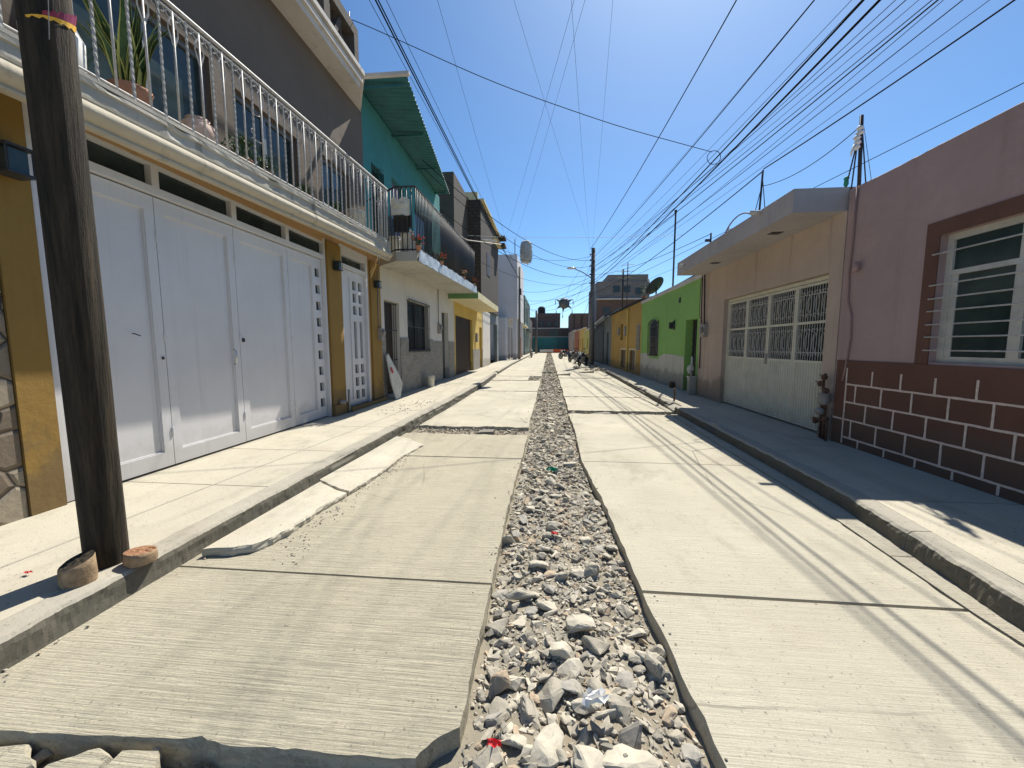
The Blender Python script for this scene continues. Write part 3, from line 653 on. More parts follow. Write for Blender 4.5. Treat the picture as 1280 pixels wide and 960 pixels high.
# railing
rx = lambda y: fx(y)-.06
b = MB(); yy = [.4+.5*i for i in range(17)]+[8.58]
for z_, r_ in ((4.72, .022), (4.66, .010), (3.65, .010)): b.tube([tilt(rx(y), y, z_) for y in yy], r_, 6)
b.tube([tilt(rx(8.58), 8.58, 4.72), tilt(-4.1, 9.3, 4.72)], .02); b.tube([tilt(rx(8.58), 8.58, 3.65), tilt(-4.1, 9.3, 3.65)], .01)
nb = 58
for i in range(nb):     # small scrolls under the hand rail
    y = .47+.1405*i
    for s in (-1, 1): b.tube([tilt(rx(y), y+s*(.035+.028*math.cos(t)), 4.625+.028*math.sin(t)) for t in [PI*2*k/9 for k in range(8)]], .0065, 4)
rail = O('railing', b, M['white_iron'], hA)
def bal_plain():
    b = MB(); b.tube([(0,0,0),(0,0,1.07)], .0105, 6)
    for s in (-1, 1): b.tube([(0, 0, 1.02), (.0, s*.05, .93), (0, s*.05, .87), (0, s*.012, .76), (0,0,.74)], .0085, 4)
    return b.mesh('baluster', M['white_iron'])
def bal_twist(): b = MB(); b.tube([(0,0,1.07*k/64) for k in range(65)], (.0135), 4, twist=.42, smooth=False); return b.mesh('baluster', M['white_iron'])
mp, mt = bal_plain(), bal_twist()
for i in range(nb):
    y = .54+.1405*i; O('baluster', mp if i % 2 else mt, None, rail, origin=tilt(rx(y), y, 3.61))
for i in range(5):
    y = 8.66+.13*i; t_ = (y-8.58)/.72; O('baluster', mp if i % 2 else mt, None, rail, origin=tilt(rx(8.58)+( -4.1-rx(8.58))*t_, y, 3.61))
b = MB()                 # scrolled bracket on the railing
y0 = 4.72
b.tube([tilt(rx(y0)-.02, y0+.02+.16*k/6, 4.30-.02*math.sin(k/6*PI)) for k in range(7)], .006, 4); b.tube([tilt(rx(y0)-.02, y0+.02+.16*k/6, 3.98) for k in range(7)], .006, 4)
b.tube([tilt(rx(y0)-.02, y0+.04+.035*math.cos(t)*(1-t/9), 4.06+.035*math.sin(t)*(1-t/9)) for t in [k*.6 for k in range(11)]], .006, 4); O('pot_bracket', b, M['white_iron'], rail)
# upper openings: aluminium windows
for (a, c, z0, z1) in ((3.3,4.72,3.78,4.95),(5.06,6.4,3.78,4.85),(7.1,8.05,3.78,4.95)):
    b = MB(); x = W-.12
    b.box(x, x+.06, a, a+.05, z0, z1); b.box(x, x+.06, c-.05, c, z0, z1); b.box(x, x+.055, a+.05, c-.05, z1-.06, z1); b.box(x, x+.055, a+.05, c-.05, z0, z0+.06); b.box(x+.003, x+.05, (a+c)/2-.03, (a+c)/2+.03, z0+.06, z1-.06)
    pass
    w = O('window', b, plain('aluminium_frame', (.20,.21,.22), .4, .3, .1, 8, .05) if 'alu' not in M else M['alu'], hA); M.setdefault('alu', w.data.materials[0])
    O('pane', MB().box(x+.015, x+.025, a+.05, c-.05, z0+.06, z1-.06), M['glass_g'], w)
b = MB(); rp = lambda o_, e_: [(-4.12,.6),(-3.75+o_,.6),(-3.75+o_,7.95+e_),(-4.12,8.73+e_)]
b.prism(rp(0,0), 6.55, 6.66); b.prism(rp(.05,.03), 6.66, 6.74); b.prism(rp(.02,.01), 6.74, 6.80); b.prism(rp(.08,.05), 6.80, 6.88); O('roof_eave', b, M['cornice'], hA)
O('roof_coping', MB().box(W-.2, W+.06, .6, 8.75, 7.05, 7.12), M['cornice'], hA)
b = MB(); b.lathe((-3.95, 5.7, 6.549), [(.05,-.05),(.06,-.034),(.135,-.028),(.13,-.02),(.17,-.012),(.16,0)], 20); O('ceiling_rosette', b, M['upper'], hA)
b = MB(); b.box(-4.35, -2.95, 8.50, 8.58, 7.125, 7.19); O('roof_spout', b, M['cornice'], hA)
b = MB().wall(-4.45, -4.13, 7.42, 8.74, 7.12, 8.22, [(7.60,8.56,7.50,8.02)]); 
b.prism([(-4.42,7.601),(-4.16,7.601),(-4.16,7.68),(-4.42,7.68)], 7.501, 8.019); b.add([(-4.4,7.8,7.5),(-4.2,7.8,7.5),(-4.2,7.92,7.5),(-4.4,7.92,7.5),(-4.4,8.1,8.02),(-4.2,8.1,8.02),(-4.2,8.22,8.02),(-4.4,8.22,8.02)], [(0,3,2,1),(4,5,6,7),(0,1,5,4),(1,2,6,5),(2,3,7,6),(3,0,4,7)])
b.add([(-4.38,8.3,7.5),(-4.22,8.3,7.5),(-4.22,8.4,7.5),(-4.38,8.4,7.5),(-4.38,8.0,8.02),(-4.22,8.0,8.02),(-4.22,8.08,8.02),(-4.38,8.08,8.02)], [(0,3,2,1),(4,5,6,7),(0,1,5,4),(1,2,6,5),(2,3,7,6),(3,0,4,7)])
O('roof_parapet_block', b, M['darkplaster'], hA)
O('rod', MB().tube([(-4.25,8.6,8.22),(-4.25,8.62,8.5)], .012, 5), M['dark_iron'], hA)

# plants and pots on the balcony
def fz(y): return 3.612+.026*(y-2.8)
def snake_plant(x, y, z, label):
    t = T('snake_plant', label, 'potted plant', (x, y, z)); r = random.Random(3)
    O('pot', MB().lathe((x,y,z), [(.11,0),(.15,.2),(.16,.22),(.14,.22),(.13,.19)], 16), M['terra'], t)
    b = MB()
    for i in range(26):
        a = r.uniform(0, 6.28); h = r.uniform(.45, .82); w = r.uniform(.055,.082); lean = r.uniform(.05,.30); ca, sa = math.cos(a), math.sin(a); px, py = x+ca*.06, y+sa*.06; tw = a+PI/2+r.uniform(-.5,.5)
        n = 9
        for k in range(n):
            u0, u1 = k/n, (k+1)/n
            def pt(u, side): ww = w*math.sin(min(1, .35+u*.9)*PI*.97)**.6 if u < .999 else .001; q = tw+u*.7; return (px+ca*lean*u*u+side*ww*math.cos(q), py+sa*lean*u*u+side*ww*math.sin(q), z+.18+h*u)
            b.add([pt(u0,-.8), pt(u0,.8), pt(u1,.8), pt(u1,-.8)], [(0,1,2,3)]); b.add([pt(u0,.8), pt(u0,1.05), pt(u1,1.05), pt(u1,.8)], [(0,1,2,3)], 1); b.add([pt(u0,-1.05), pt(u0,-.8), pt(u1,-.8), pt(u1,-1.05)], [(0,1,2,3)], 1)
    O('foliage', b, [M['leaf'], M['leafedge']], t)
def bush(x, y, z, h, w, label, cat='potted plant', pot='terra', flower=None, n=260, seed=1, name='potted_plant', group=None, potr=.1):
    t = T(name, label, cat, (x, y, z), group); r = random.Random(seed); k = potr/.1
    O('pot', MB().lathe((x,y,z), [(.075*k,0),(.10*k,.15*k),(.11*k,.16*k),(.095*k,.16*k),(.09*k,.14*k)], 14), M[pot], t)
    b = MB()
    for i in range(n):
        a = r.uniform(0, 6.28); q = r.random()**.5; zz = z+.14*k+h*r.random()**.8; rr = w*q*(.6+.5*noise.noise((a*1.3, zz*6, seed))); c = Vector((x+rr*math.cos(a), y+rr*math.sin(a), zz)); s = r.uniform(.012,.03)
        d1 = Vector((r.gauss(0,1), r.gauss(0,1), r.gauss(0,1))).normalized()*s; d2 = d1.cross(Vector((r.gauss(0,1), r.gauss(0,1), r.gauss(0,1)))).normalized()*s*.5
        b.add([c-d1, c+d2, c+d1, c-d2], [(0,1,2,3)])
    for i in range(9): a = r.uniform(0, 6.28); b.tube([(x,y,z+.12*k), (x+w*.3*math.cos(a), y+w*.3*math.sin(a), z+.14*k+h*.5), (x+w*.6*math.cos(a), y+w*.6*math.sin(a), z+.14*k+h*.85)], .004, 4)
    O('foliage', b, M['leaf'], t)
    if flower:
        b = MB()
        for i in range(16):
            a = r.uniform(0, 6.28); q = r.uniform(.3, 1); c = Vector((x+w*q*math.cos(a), y+w*q*math.sin(a), z+.14*k+h*r.uniform(.3, 1.05)))
            for p in range(5):
                an = p*1.257; s = .026; b.add([c, c+Vector((math.cos(an-.5)*s, math.sin(an-.5)*s, .01)), c+Vector((math.cos(an)*s*1.3, math.sin(an)*s*1.3, .012+r.uniform(-.02,.02))), c+Vector((math.cos(an+.5)*s, math.sin(an+.5)*s, .01))], [(0,1,2,3)])
            b.lathe(c, [(.012,-.01),(.018,.0),(.012,.014)], 6)
        O('flowers', b, M[flower], t)
    return t
snake_plant(-3.86, 3.52, fz(3.4), 'tall snake plant with yellow-edged leaves standing on the balcony behind the white railing')
b = MB(); b.lathe((-3.82,4.18,fz(4.2)), [(.07,0),(.14,.06),(.165,.14),(.15,.22),(.10,.27),(.11,.29),(.09,.29)], 20); O('clay_pot', b, M['terrapale'], label='round whitewashed clay pot at the balcony edge behind the white railing', cat='clay pot')
bush(-3.85, 4.85, fz(4.85), .28, .26, 'low spreading plant in a pot on the balcony behind the scrolled bracket', seed=4, n=420)
bush(-3.85, 5.25, fz(5.25), .22, .2, 'small bushy plant right of the low spreading plant on the balcony', seed=5, n=260)
bush(-3.85, 6.1, fz(6.1), .16, .15, 'little dark plant in a pot midway along the white railed balcony', seed=6, n=180)
bush(-3.82, 7.0, fz(7.0), .2, .14, 'little leafy plant near the far end of the white railed balcony', seed=8, n=160)
b = MB().box(-3.93, -3.76, 6.45, 6.85, fz(6.6)+.01, fz(6.6)+.14); b.box(-3.95, -3.74, 6.43, 6.87, fz(6.6)+.14, fz(6.6)+.165); O('planter_box', b, M['bucket'], label='pale rectangular planter box on the white railed balcony floor', cat='planter')
def bucket(x, y, z, r, h, label, name='plastic_bucket', mat='bucket', ring=True):
    t = T(name, label, 'bucket', (x, y, z)); prof = [(r*.82,0),(r*.85,.01),(r*.97,h*.82),(r*1.03,h*.83),(r*1.03,h*.87),(r*.98,h*.88),(r,h*.97),(r*1.05,h*.975),(r*1.05,h),(r*.97,h),(r*.95,h*.9),(r*.78,h*.12)]
    O('body', MB().lathe((x,y,z), prof, 22), M[mat], t)
    b = MB(); b.tube([(x+r*1.05*math.cos(a), y+r*1.05*math.sin(a), z+h*.86-.5*h*abs(math.sin(a*1))*.9) for a in [PI*k/12 for k in range(13)]], .004, 4); O('handle', b, M['chrome'], t)
bucket(-3.84, 7.75, fz(7.7), .19, .40, 'large white bucket on the balcony behind the last white balusters')
b = MB(); b.lathe((-3.9,2.98,fz(3)), [(.13,0),(.17,.05),(.18,.30),(.12,.44),(.05,.50),(.055,.62),(.03,.64)], 18); O('water_jug', b, M['whiteplastic'], label='pale water jug standing on the balcony just right of the wooden pole', cat='jug')

# ------------------------------------------------------------------ LEFT: wooden pole with blocks at its foot
pl = T('wooden_pole', 'thick dark weathered wooden utility pole rising from the left pavement', 'utility pole', (-2.74,2.09,.15))
b = MB(); N_ = 40
for i in range(N_+1):
    z = .15+8.6*i/N_; r_ = .101; cx_ = -2.74+.040*(z-.15); cy_ = 2.09-.037*(z-.15)
    for k in range(28):
        a = 2*PI*k/28; q = r_*(1+.05*noise.noise((math.cos(a)*2.5, math.sin(a)*2.5, z*.5))+.035*noise.noise((math.cos(a)*8, math.sin(a)*8, z*.6))); b.v.append((cx_+q*math.cos(a), cy_+q*math.sin(a), z))
for i in range(N_):
    for k in range(28): b.f.append([i*28+k, i*28+(k+1) % 28, (i+1)*28+(k+1) % 28, (i+1)*28+k]); b.m.append(0); b.sm.append(True)
b.f.append([N_*28+k for k in range(28)]); b.m.append(0); b.sm.append(False)
O('shaft', b, M['wood'], pl)
b = MB(); 
for z_ in (7.4, 7.8): b.box(-3.3, -1.6, 1.66, 1.73, z_, z_+.09)
O('crossarm', b, M['wood'], pl)
b = MB(); zc = 3.13
for k in range(19):
    a = -1.35+k*.12; rr = .1035; w0 = .006+.016*(k/18)+.006*math.sin(k*2.1)
    b.v += [(-2.62+rr*math.cos(a), 1.98+rr*math.sin(a), zc+.0035*k-w0), (-2.62+(rr+.004)*math.cos(a), 1.98+(rr+.004)*math.sin(a), zc+.004*k)]
for k in range(18): b.f.append([2*k, 2*k+2, 2*k+3, 2*k+1]); b.m.append(1); b.sm.append(False)
s0 = len(b.v)
for k in range(14):
    a = -.75+k*.12; rr = .1055; w0 = .012+.045*(k/13)+.010*math.sin(k*2.7)
    b.v += [(-2.62+rr*math.cos(a), 1.98+rr*math.sin(a), zc+.022+.004*k), (-2.62+(rr+.008)*math.cos(a), 1.98+(rr+.008)*math.sin(a), zc+.022+w0+.004*k)]
for k in range(13): b.f.append([s0+2*k, s0+2*k+2, s0+2*k+3, s0+2*k+1]); b.m.append(0); b.sm.append(False)
O('ribbon_scrap', b, [M['purplefoil'], M['yellowfoil']], pl)
b = MB(); b.tube([(-2.52,1.93,3.24+.4*k) for k in range(10)], .004, 4); b.tube([(-2.51,1.92,3.30),(-2.50,1.90,3.12),(-2.495,1.89,3.02)], .002, 4)
for q in range(3): b.tube([(-2.62+.106*math.cos(a), 1.98+.106*math.sin(a), 3.52+.02*q+.03*math.sin(a+q)) for a in [k*.5 for k in range(14)]], .004, 4)
O('tie_wire', b, M['plasticgrey'], pl)
def stump(name, c, r, h, mats, label, seed, wedge):
    b = MB(); n = 22; x, y, z = c
    for j, (rr, zz) in enumerate(((1.0,0),(1.03,.3),(1,.7),(.97,.96))):
        for k in range(n):
            a = 2*PI*k/n; q = r*rr*(1+.07*noise.noise((math.cos(a)*2, math.sin(a)*2, seed))+.03*noise.noise((math.cos(a)*7, math.sin(a)*7, seed+j*.2))); b.v.append((x+q*math.cos(a), y+q*math.sin(a), z+zz*h+(wedge*q*math.cos(a-1.2) if j == 3 else 0)))
    for j in range(3):
        for k in range(n): b.f.append([j*n+k, j*n+(k+1) % n, (j+1)*n+(k+1) % n, (j+1)*n+k]); b.m.append(0); b.sm.append(True)
    s0 = len(b.v); rings = 4
    for q in range(1, rings):
        for k in range(n): v = b.v[3*n+k]; f = 1-q/rings; b.v.append((x+(v[0]-x)*f, y+(v[1]-y)*f, z+h*.97+(v[2]-z-h*.97)*f+.018*noise.noise((v[0]*60*f, v[1]*60*f, seed))))
    b.v.append((x, y, z+h*1.0))
    prev = 3*n
    for q in range(1, rings):
        cur = s0+(q-1)*n
        for k in range(n): b.f.append([prev+k, prev+(k+1) % n, cur+(k+1) % n, cur+k]); b.m.append(1); b.sm.append(False)
        prev = cur
    for k in range(n): b.f.append([prev+k, prev+(k+1) % n, len(b.v)-1]); b.m.append(1); b.sm.append(False)
    O(name, b, mats, label=label, cat='wood block')
stump('wood_block', (-2.665,1.885,.152), .075, .135, [M['bark'], M['wood']], 'pale upright wood block with a dark notched top, left of the wooden pole foot', 2, .35)
stump('wood_block', (-2.535,2.115,.152), .078, .075, [M['bark'], M['cutwood']], 'low wood block with a bright orange sawn top, right of the wooden pole foot', 5, -.1)

# ------------------------------------------------------------------ LEFT: white house with the teal upper storey
hB = T('balcony_house', 'white house with grey tiled base, black iron balcony and teal upper storey', 'house', (-8, 13, .15))
holesB = [(9.62,10.62,.2,2.66),(11.25,13.22,1.34,2.84),(14.95,15.95,.16,2.82)]
up = lambda x, y, z: (x, y, z+.03*(y-8.8)) if z > 3.2 else (x, y, z)
O('wall', MB().wall(-4.4, W, 9.37, 16.95, .15, 3.45, holesB).warp(up), M['whitewall'], hB)
O('building_body', MB().box(-12, -4.402, 9.37, 16.94, .15, 3.6), M['whitewall'], hB)
b = MB().wall(W+.001, W+.022, 9.38, 16.9, .15, 1.72, [(9.62,10.62,.1,1.8),(11.25,13.22,1.34,1.9),(14.95,15.95,.1,1.9),(13.7,14.95,1.66,1.9),(15.95,17,1.66,1.9)]); O('tile_base', b, M['tile'], hB)
O('door', MB().box(-4.38, -4.33, 9.62, 10.62, .2, 2.66), M['door_brown'], hB)
b = MB(); 
for i in range(7): b.tube([(-4.2, 9.66+.15*i, .22), (-4.2, 9.66+.15*i, 2.64)], .008, 4)
for z_ in (.3,1.1,1.9,2.6): b.box(-4.21, -4.19, 9.62, 10.62, z_, z_+.02)
O('door_grille', b, M['dark_iron'], hB)
b = MB(); b.box(-4.3, -4.24, 11.25, 13.22, 1.34, 1.40); b.box(-4.3, -4.24, 11.25, 13.22, 2.78, 2.84); b.box(-4.3,-4.24,11.25,11.31,1.4,2.78); b.box(-4.3,-4.24,13.16,13.22,1.4,2.78); b.box(-4.3,-4.24,12.2,12.26,1.4,2.78)
w = O('window', b, M['dark_iron'], hB); O('pane', MB().box(-4.28,-4.27,11.31,13.16,1.4,2.78), M['glass'], w)
b = MB()
for i in range(15): b.tube([(-4.06, 11.3+.135*i, 1.3), (-4.06, 11.3+.135*i, 2.86)], .009, 4)
for z_ in (1.32, 2.05, 2.84): b.box(-4.07, -4.05, 11.2, 13.26, z_, z_+.02)
for y_ in (11.22,13.22): b.box(-4.119,-4.05,y_,y_+.015,1.34,1.36); b.box(-4.119,-4.05,y_,y_+.015,2.8,2.82)
O('window_bars', b, M['dark_iron'], w)
O('door', MB().box(-4.34, -4.29, 14.95, 15.95, .16, 2.82), M['glass'], hB, label='narrow dark door at the far end of the white house')
b = MB().box(W, W+.09, 14.35, 14.6, 1.95, 2.3); b.lathe((W+.09,14.47,2.17), [(.08,0),(.08,.05),(.06,.06)], 12, axis='x'); O('electric_meter', b, M['plasticgrey'], hB)
bw_ = MB(); bw_.tube([(W+.02,14.47,2.3),(W+.02,14.47,3.6)], .015, 5); O('conduit', bw_, M['plasticgrey'], hB)
# balcony slab
b = MB(); b.prism([(-4.119,9.40),(-3.44,8.79),(-2.97,8.79),(-2.93,15.98),(-4.119,15.98)], 3.40, 3.60); b.warp(up); O('balcony_slab', b, M['oldcream'], hB)
b = MB()     # crinkled plastic sheet hung along the slab front
n = 90
for i in range(n+1):
    y = 8.82+7.12*i/n
    for k, z_ in enumerate((3.39,3.48,3.57,3.66)): x = -2.92+.025*noise.noise((y*4, k*.5, 1))+.012*noise.noise((y*16, k, 4)); b.v.append((x, y, z_+.03*(y-8.8)+.02*noise.noise((y*3, k, 2))+(.03*noise.noise((y*9, 0, 0)) if k == 3 else 0)))
for i in range(n):
    for k in range(3): a = i*4+k; b.f.append([a, a+4, a+5, a+1]); b.m.append(0); b.sm.append(True)
s0 = len(b.v); b.v += [(v[0]-.012, v[1], v[2]) for v in b.v[:s0]]; b.f += [[q+s0 for q in f][::-1] for f in b.f[:]]; b.m = [0]*len(b.f); b.sm = [True]*len(b.f)
O('plastic_sheet', b, M['sheet'], hB)
# drip stains under the slab as run-off marks: thin mortar runs
rl = MB(); upv = lambda y: .03*(y-8.8)
for z_ in (3.66, 5.02, 4.98): rl.tube([(-3.0, 8.84, z_+upv(8.84)), (-3.0, 15.9, z_+upv(15.9))], .02 if z_ == 5.02 else .011, 5)
for z_ in (3.66, 5.02): rl.tube([(-3.0, 8.84, z_), (-3.44, 8.84, z_), (-4.45, 9.6, z_)], .02, 5)
rl = O('railing', rl, M['dark_iron'], hB)
mbar = MB().tube([(0,0,0),(0,0,1.40)], .013, 5).mesh('bar', M['dark_iron'])
for i in range(64): y = 8.9+.111*i; O('bar', mbar, None, rl, origin=(-3.0, y, 3.62+upv(y)))
O('dark_wall_band', MB().wall(-4.499,-4.47,10.8,16.2,3.9,5.1,[(11.3,12.3,3.8,5.3),(13.2,15.2,4.9,5.3)]), M['darkband'], hB)  # dark panel over the lower half of the teal wall, behind the bars
for i in range(8): O('bar', mbar, None, rl, origin=(-3.08-.11*i, 8.84 if i < 4 else 8.84+.085*(i-3), 3.62))
# teal upper storey set back, and its big corrugated awning
O('upper_wall', MB().wall(-4.75, -4.5, 8.74, 16.3, 3.9, 7.52, [(10.0,10.75,4.0,6.1),(11.3,12.3,4.0,6.3),(13.2,15.2,4.9,6.2)]), M['teal'], hB)
O('upper_body', MB().box(-12, -4.752, 9.4, 16.28, 3.9, 7.50), M['teal'], hB)
O('upper_door', MB().box(-4.7, -4.66, 11.3, 12.3, 4.0, 6.3), plain('lilac_door', (.16,.14,.22), .6), hB)
w = O('upper_window', MB().box(-4.7,-4.66,10.0,10.75,4.0,6.1), M['glass_g'], hB)
b = MB()
for i in range(6): b.tube([(-4.49,10.02+.14*i,4.0),(-4.49,10.02+.14*i,6.1)], .01, 4)
for k in range(7): b.tube([(-4.485,10.02,4.2+.3*k),(-4.485,10.74,4.4+.3*k)], .008, 4)
O('window_bars', b, M['dark_iron'], w)
w = O('upper_window', MB().box(-4.7,-4.66,13.2,15.2,4.9,6.2), M['glass'], hB)
b = MB(); n = 160
for i in range(n+1):
    u = i/n; y = 9.2+6.7*u; wv = .035*math.cos(i*PI/2)
    for (x, z) in ((-4.9, 7.62+wv), (-3.22-.75*u, 7.50+wv)): b.v.append((x, y, z))
for i in range(n): b.f.append([2*i, 2*i+1, 2*i+3, 2*i+2]); b.m.append(0); b.sm.append(True)
s0 = len(b.v); b.v += [(x, y, z-.012) for x, y, z in b.v[:s0]]; b.f += [[q+s0 for q in f][::-1] for f in b.f[:]]
for i in range(n): b.f.append([2*i+1, 2*i+1+s0, 2*i+3+s0, 2*i+3])
b.f.append([0, s0, s0+1, 1]); b.m = [0]*len(b.f); b.sm = [True]*len(b.f)
O('corrugated_awning', b, M['tealsheet'], hB)
b = MB()
for y in (9.3, 11.4, 13.5, 15.6): O('awning_beam', MB().box(-4.5, -3.32-.75*(y-9.2)/6.7, y, y+.05, 7.40, 7.45), M['tealsheet'], hB)
pass
O('balcony_pipe', MB().tube([(-4.3,13.2,5.9),(-3.4,16.5,5.85),(-2.6,21.5,6.9)], .02, 5), M['cornice'], hB)
# things on that balcony
bucket(-3.30, 9.12, 3.61, .15, .52, 'tall white bin behind the black balcony railing')
bucket(-3.68, 9.35, 3.62, .13, .45, 'smaller white bucket left of the tall white bin on the black railed balcony')
b = MB(); vs = []
for j in range(9):
    for i in range(9):
        u, v = i/8, j/8; vs.append((-3.50+.40*u, 8.80-.02*u+.04*noise.noise((u*4, v*4, 1)), 4.40+.34*v+.06*noise.noise((u*3, v*3, 5))-.06*(u-.5)**2))
b.add(vs, [(j*9+i, j*9+i+1, j*9+i+10, j*9+i+9) for j in range(8) for i in range(8)], smooth=True)
vs2 = [(x, y_-.08-.05*math.sin((x+3.5)*7), z-.02) for x, y_, z in vs]; b.add(vs2, [(j*9+i+9, j*9+i+10, j*9+i+1, j*9+i) for j in range(8) for i in range(8)], smooth=True)
O('hanging_cloth', b, M['bucket'], label='cream cloth slung over the corner of the black balcony railing', cat='cloth')
b = MB(); b.box(-3.52, -3.12, 8.88, 8.99, 4.17, 4.42); b.box(-3.48, -3.16, 8.86, 8.88, 4.05, 4.40); O('black_bag', b, M['rubber'], label='black bag under the cream cloth on the black railed balcony', cat='bag')
for i, (y, lab, fl) in enumerate(((8.86,'pot of red flowers at the near corner of the black railed balcony edge','redflower'),(10.75,'pot of red flowers on the slab edge, second along the black railed balcony','redflower'),(13.6,'pot of pink flowers on the slab edge, third along the black railed balcony','pinkflower'),(15.5,'pot of red flowers at the far end of the black railed balcony edge','redflower'))):
    bush(-2.95, y, 3.62+upv(y), .22, .15, lab, 'flower pot', 'terra', fl, 90, 20+i, 'flower_pot', 'flower pots along the balcony edge', .07)
# board and bucket on the pavement
b = MB(); t_ = MB(); pts = [(-3.84,9.48,.152),(-3.84,9.76,.152),(-3.90,10.08,.50),(-3.93,9.98,.70),(-4.05,9.56,1.30),(-4.04,9.44,1.24),(-3.92,9.40,.6)]
b.add(pts+[(x+.03, y_, z) for x, y_, z in pts], [list(range(7))[::-1], list(range(7,14))]+[(i, (i+1) % 7, 7+(i+1) % 7, 7+i) for i in range(7)]); 
bd = O('leaning_sack', b, M['bucket'], label='white sack with a red mark leaning beside the first dark door', cat='sack')
O('red_mark', MB().add([(-3.918,9.5,.72),(-3.918,9.72,.72),(-3.96,9.68,.98),(-3.96,9.52,.95)], [(0,1,2,3)]).warp(lambda x, y, z: (x+.018, 9.47+(y-9.5)*.55, .86+(z-.8)*.6)), M['redflower'], bd)
bucket(-3.88, 12.55, .15, .15, .38, 'dented white plastic bucket on the pavement against the grey tiled wall', mat='bucket')

# ------------------------------------------------------------------ LEFT: yellow house with flat canopy and green end, tall dark brick storeys above
hC = T('canopy_house', 'yellow house with dark garage door under a flat cream canopy with a green end', 'house', (-8, 21, .15))
O('wall', MB().wall(-4.4, W, 16.97, 24.3, .15, 3.9, [(17.2,21.1,.1,2.88),(23.2,24.1,.15,2.6)]), M['yellow'], hC)
O('building_body', MB().box(-12,-4.402,16.97,27.4,.15,3.7), M['yellow'], hC)
O('white_wall', MB().wall(-4.4, W+.02, 24.31, 27.4, .15, 3.72), M['whitewall'], hC)
b = MB().box(-4.3,-4.25,17.2,21.1,.15,2.88)
for i in range(27): b.box(-4.25,-4.235,17.25+.145*i,17.31+.145*i,.2,2.84)
O('garage_door', b, M['brownmetal'], hC); O('door', MB().box(-4.33,-4.28,23.2,24.1,.15,2.6), M['door_brown'], hC)
O('stone_base', MB().wall(W+.001, W+.03, 21.15, 24.28, .15, 1.3, [(23.2,24.1,.1,1.5)]), M['tile'], hC)
b = MB().box(W, W+.12, 21.9, 22.2, 1.7, 2.2); O('electric_meter', b, M['plasticgrey'], hC)
b = MB(); b.prism([(-4.119,16.05),(-2.9,16.05),(-2.9,22.6),(-4.119,22.6)], 3.42, 3.70); cn = O('canopy', b, M['paleyellow'], hC)
b = MB().box(-4.1,-2.88,16.01,16.048,3.41,3.71); O('green_end_board', b, M['greenpaint'], cn)
b = MB(); b.tube([(-3.3,16.2+.12*k,3.7+.5*math.sin(k*PI/8)) for k in range(9)], .02, 5); O('bent_pipe', b, M['cornice'], hC)
hC2 = T('brick_tower_house', 'tall dark brick house rising behind the flat canopy on the left', 'house', (-8, 28, .15))
O('wall', MB().box(-10, W-.005, 24.0, 32.2, 3.9, 10.15), M['darkbrick'], hC2)
O('lower_wall', MB().wall(-4.6, -4.3, 27.41, 33.6, .15, 4.3, [(28.2,32.6,.1,3.2)]), M['bluegrey'], hC2); O('lower_body', MB().box(-10,-5.2,27.41,33.6,.15,3.89), M['bluegrey'], hC2)
O('shutter', MB().box(-5.0,-4.9,28.2,32.6,.15,3.2), M['glass'], hC2)
O('wall', MB().box(-10, -4.9, 20.5, 23.98, 3.9, 10.3), M['darkplaster'], hC2)
b = MB().box(-4.95,-3.95,24.2,32.3,10.15,10.28); b.box(-4.119,-3.8,29.0,32.0,9.2,9.35); b.box(-9.9,-4.3,24.0,24.2,10.15,10.6); O('roof_slab', b, M['paleyellow'], hC2)
b = MB().box(-4.4,-3.5,31.4,32.6,9.3,9.5); b.box(-4.4,-3.5,31.4,32.6,9.9,10.05); O('roof_ledge', b, M['darkplaster'], hC2)
O('upper_window', MB().box(W-.01,W+.02,26.2,27.6,6.2,7.6), M['brownmetal'], hC2)
b = MB(); b.tube([(-2.95+.3*k-.9, 22.3, 7.35-.02*k) for k in range(4)], .06, 6); O('roof_spout', b, M['cornice'], hC2)

hD = T('white_corner_house', 'tall plain white house block projecting over the left pavement', 'house', (-7, 41, .15))
O('upper_block', MB().box(-11,-3.05,38,47.5,4.1,10.1), M['whiteblock'], hD)
b = MB().wall(-4.3,-4.0,36.4,47.5,.15,4.1,[(38.6,40.6,.1,3.4),(41.6,43.4,.1,3.4),(44.4,46.2,.1,3.4)]); O('wall', b, M['whiteblock'], hD)
O('lower_body', MB().box(-11,-4.6,36.4,47.4,.15,4.0), M['glass'], hD)
O('side_wall', MB().box(-6.0,-4.31,36.3,36.5,.15,4.09), M['whiteblock'], hD)
for y in (38.15, 41.2, 44.0, 47.1): O('pillar', MB().box(-3.5,-3.12,y,y+.35,.15,4.1), M['whiteblock'], hD)
O('brick_pillar', MB().box(-3.45,-3.05,43.2,43.8,.15,2.4), M['redbrick'], hD)
O('roof_pipe', MB().tube([(-3.3,38.3,10.1),(-3.3,38.3,11.6)], .04, 5), M['dark_iron'], hD)
hE = T('green_grey_house', 'low grey green house with a small canopy beyond the white corner house', 'house', (-7, 51, .15))
O('wall', MB().wall(-4.2,-3.55,47.6,56,.15,7.6,[(48.6,50.2,.1,2.7),(52,54,1.2,2.7),(49,51,4.6,6.2)]), M['bluegrey'], hE); O('building_body', MB().box(-11,-4.22,47.6,56,.15,7.5), M['bluegrey'], hE)
O('canopy', MB().box(-4,-2.9,48,55.5,3.9,4.1), M['paleyellow'], hE)
hF = T('teal_row_house', 'two-storey teal row house with striped front far down the left side', 'house', (-7, 62, .15))
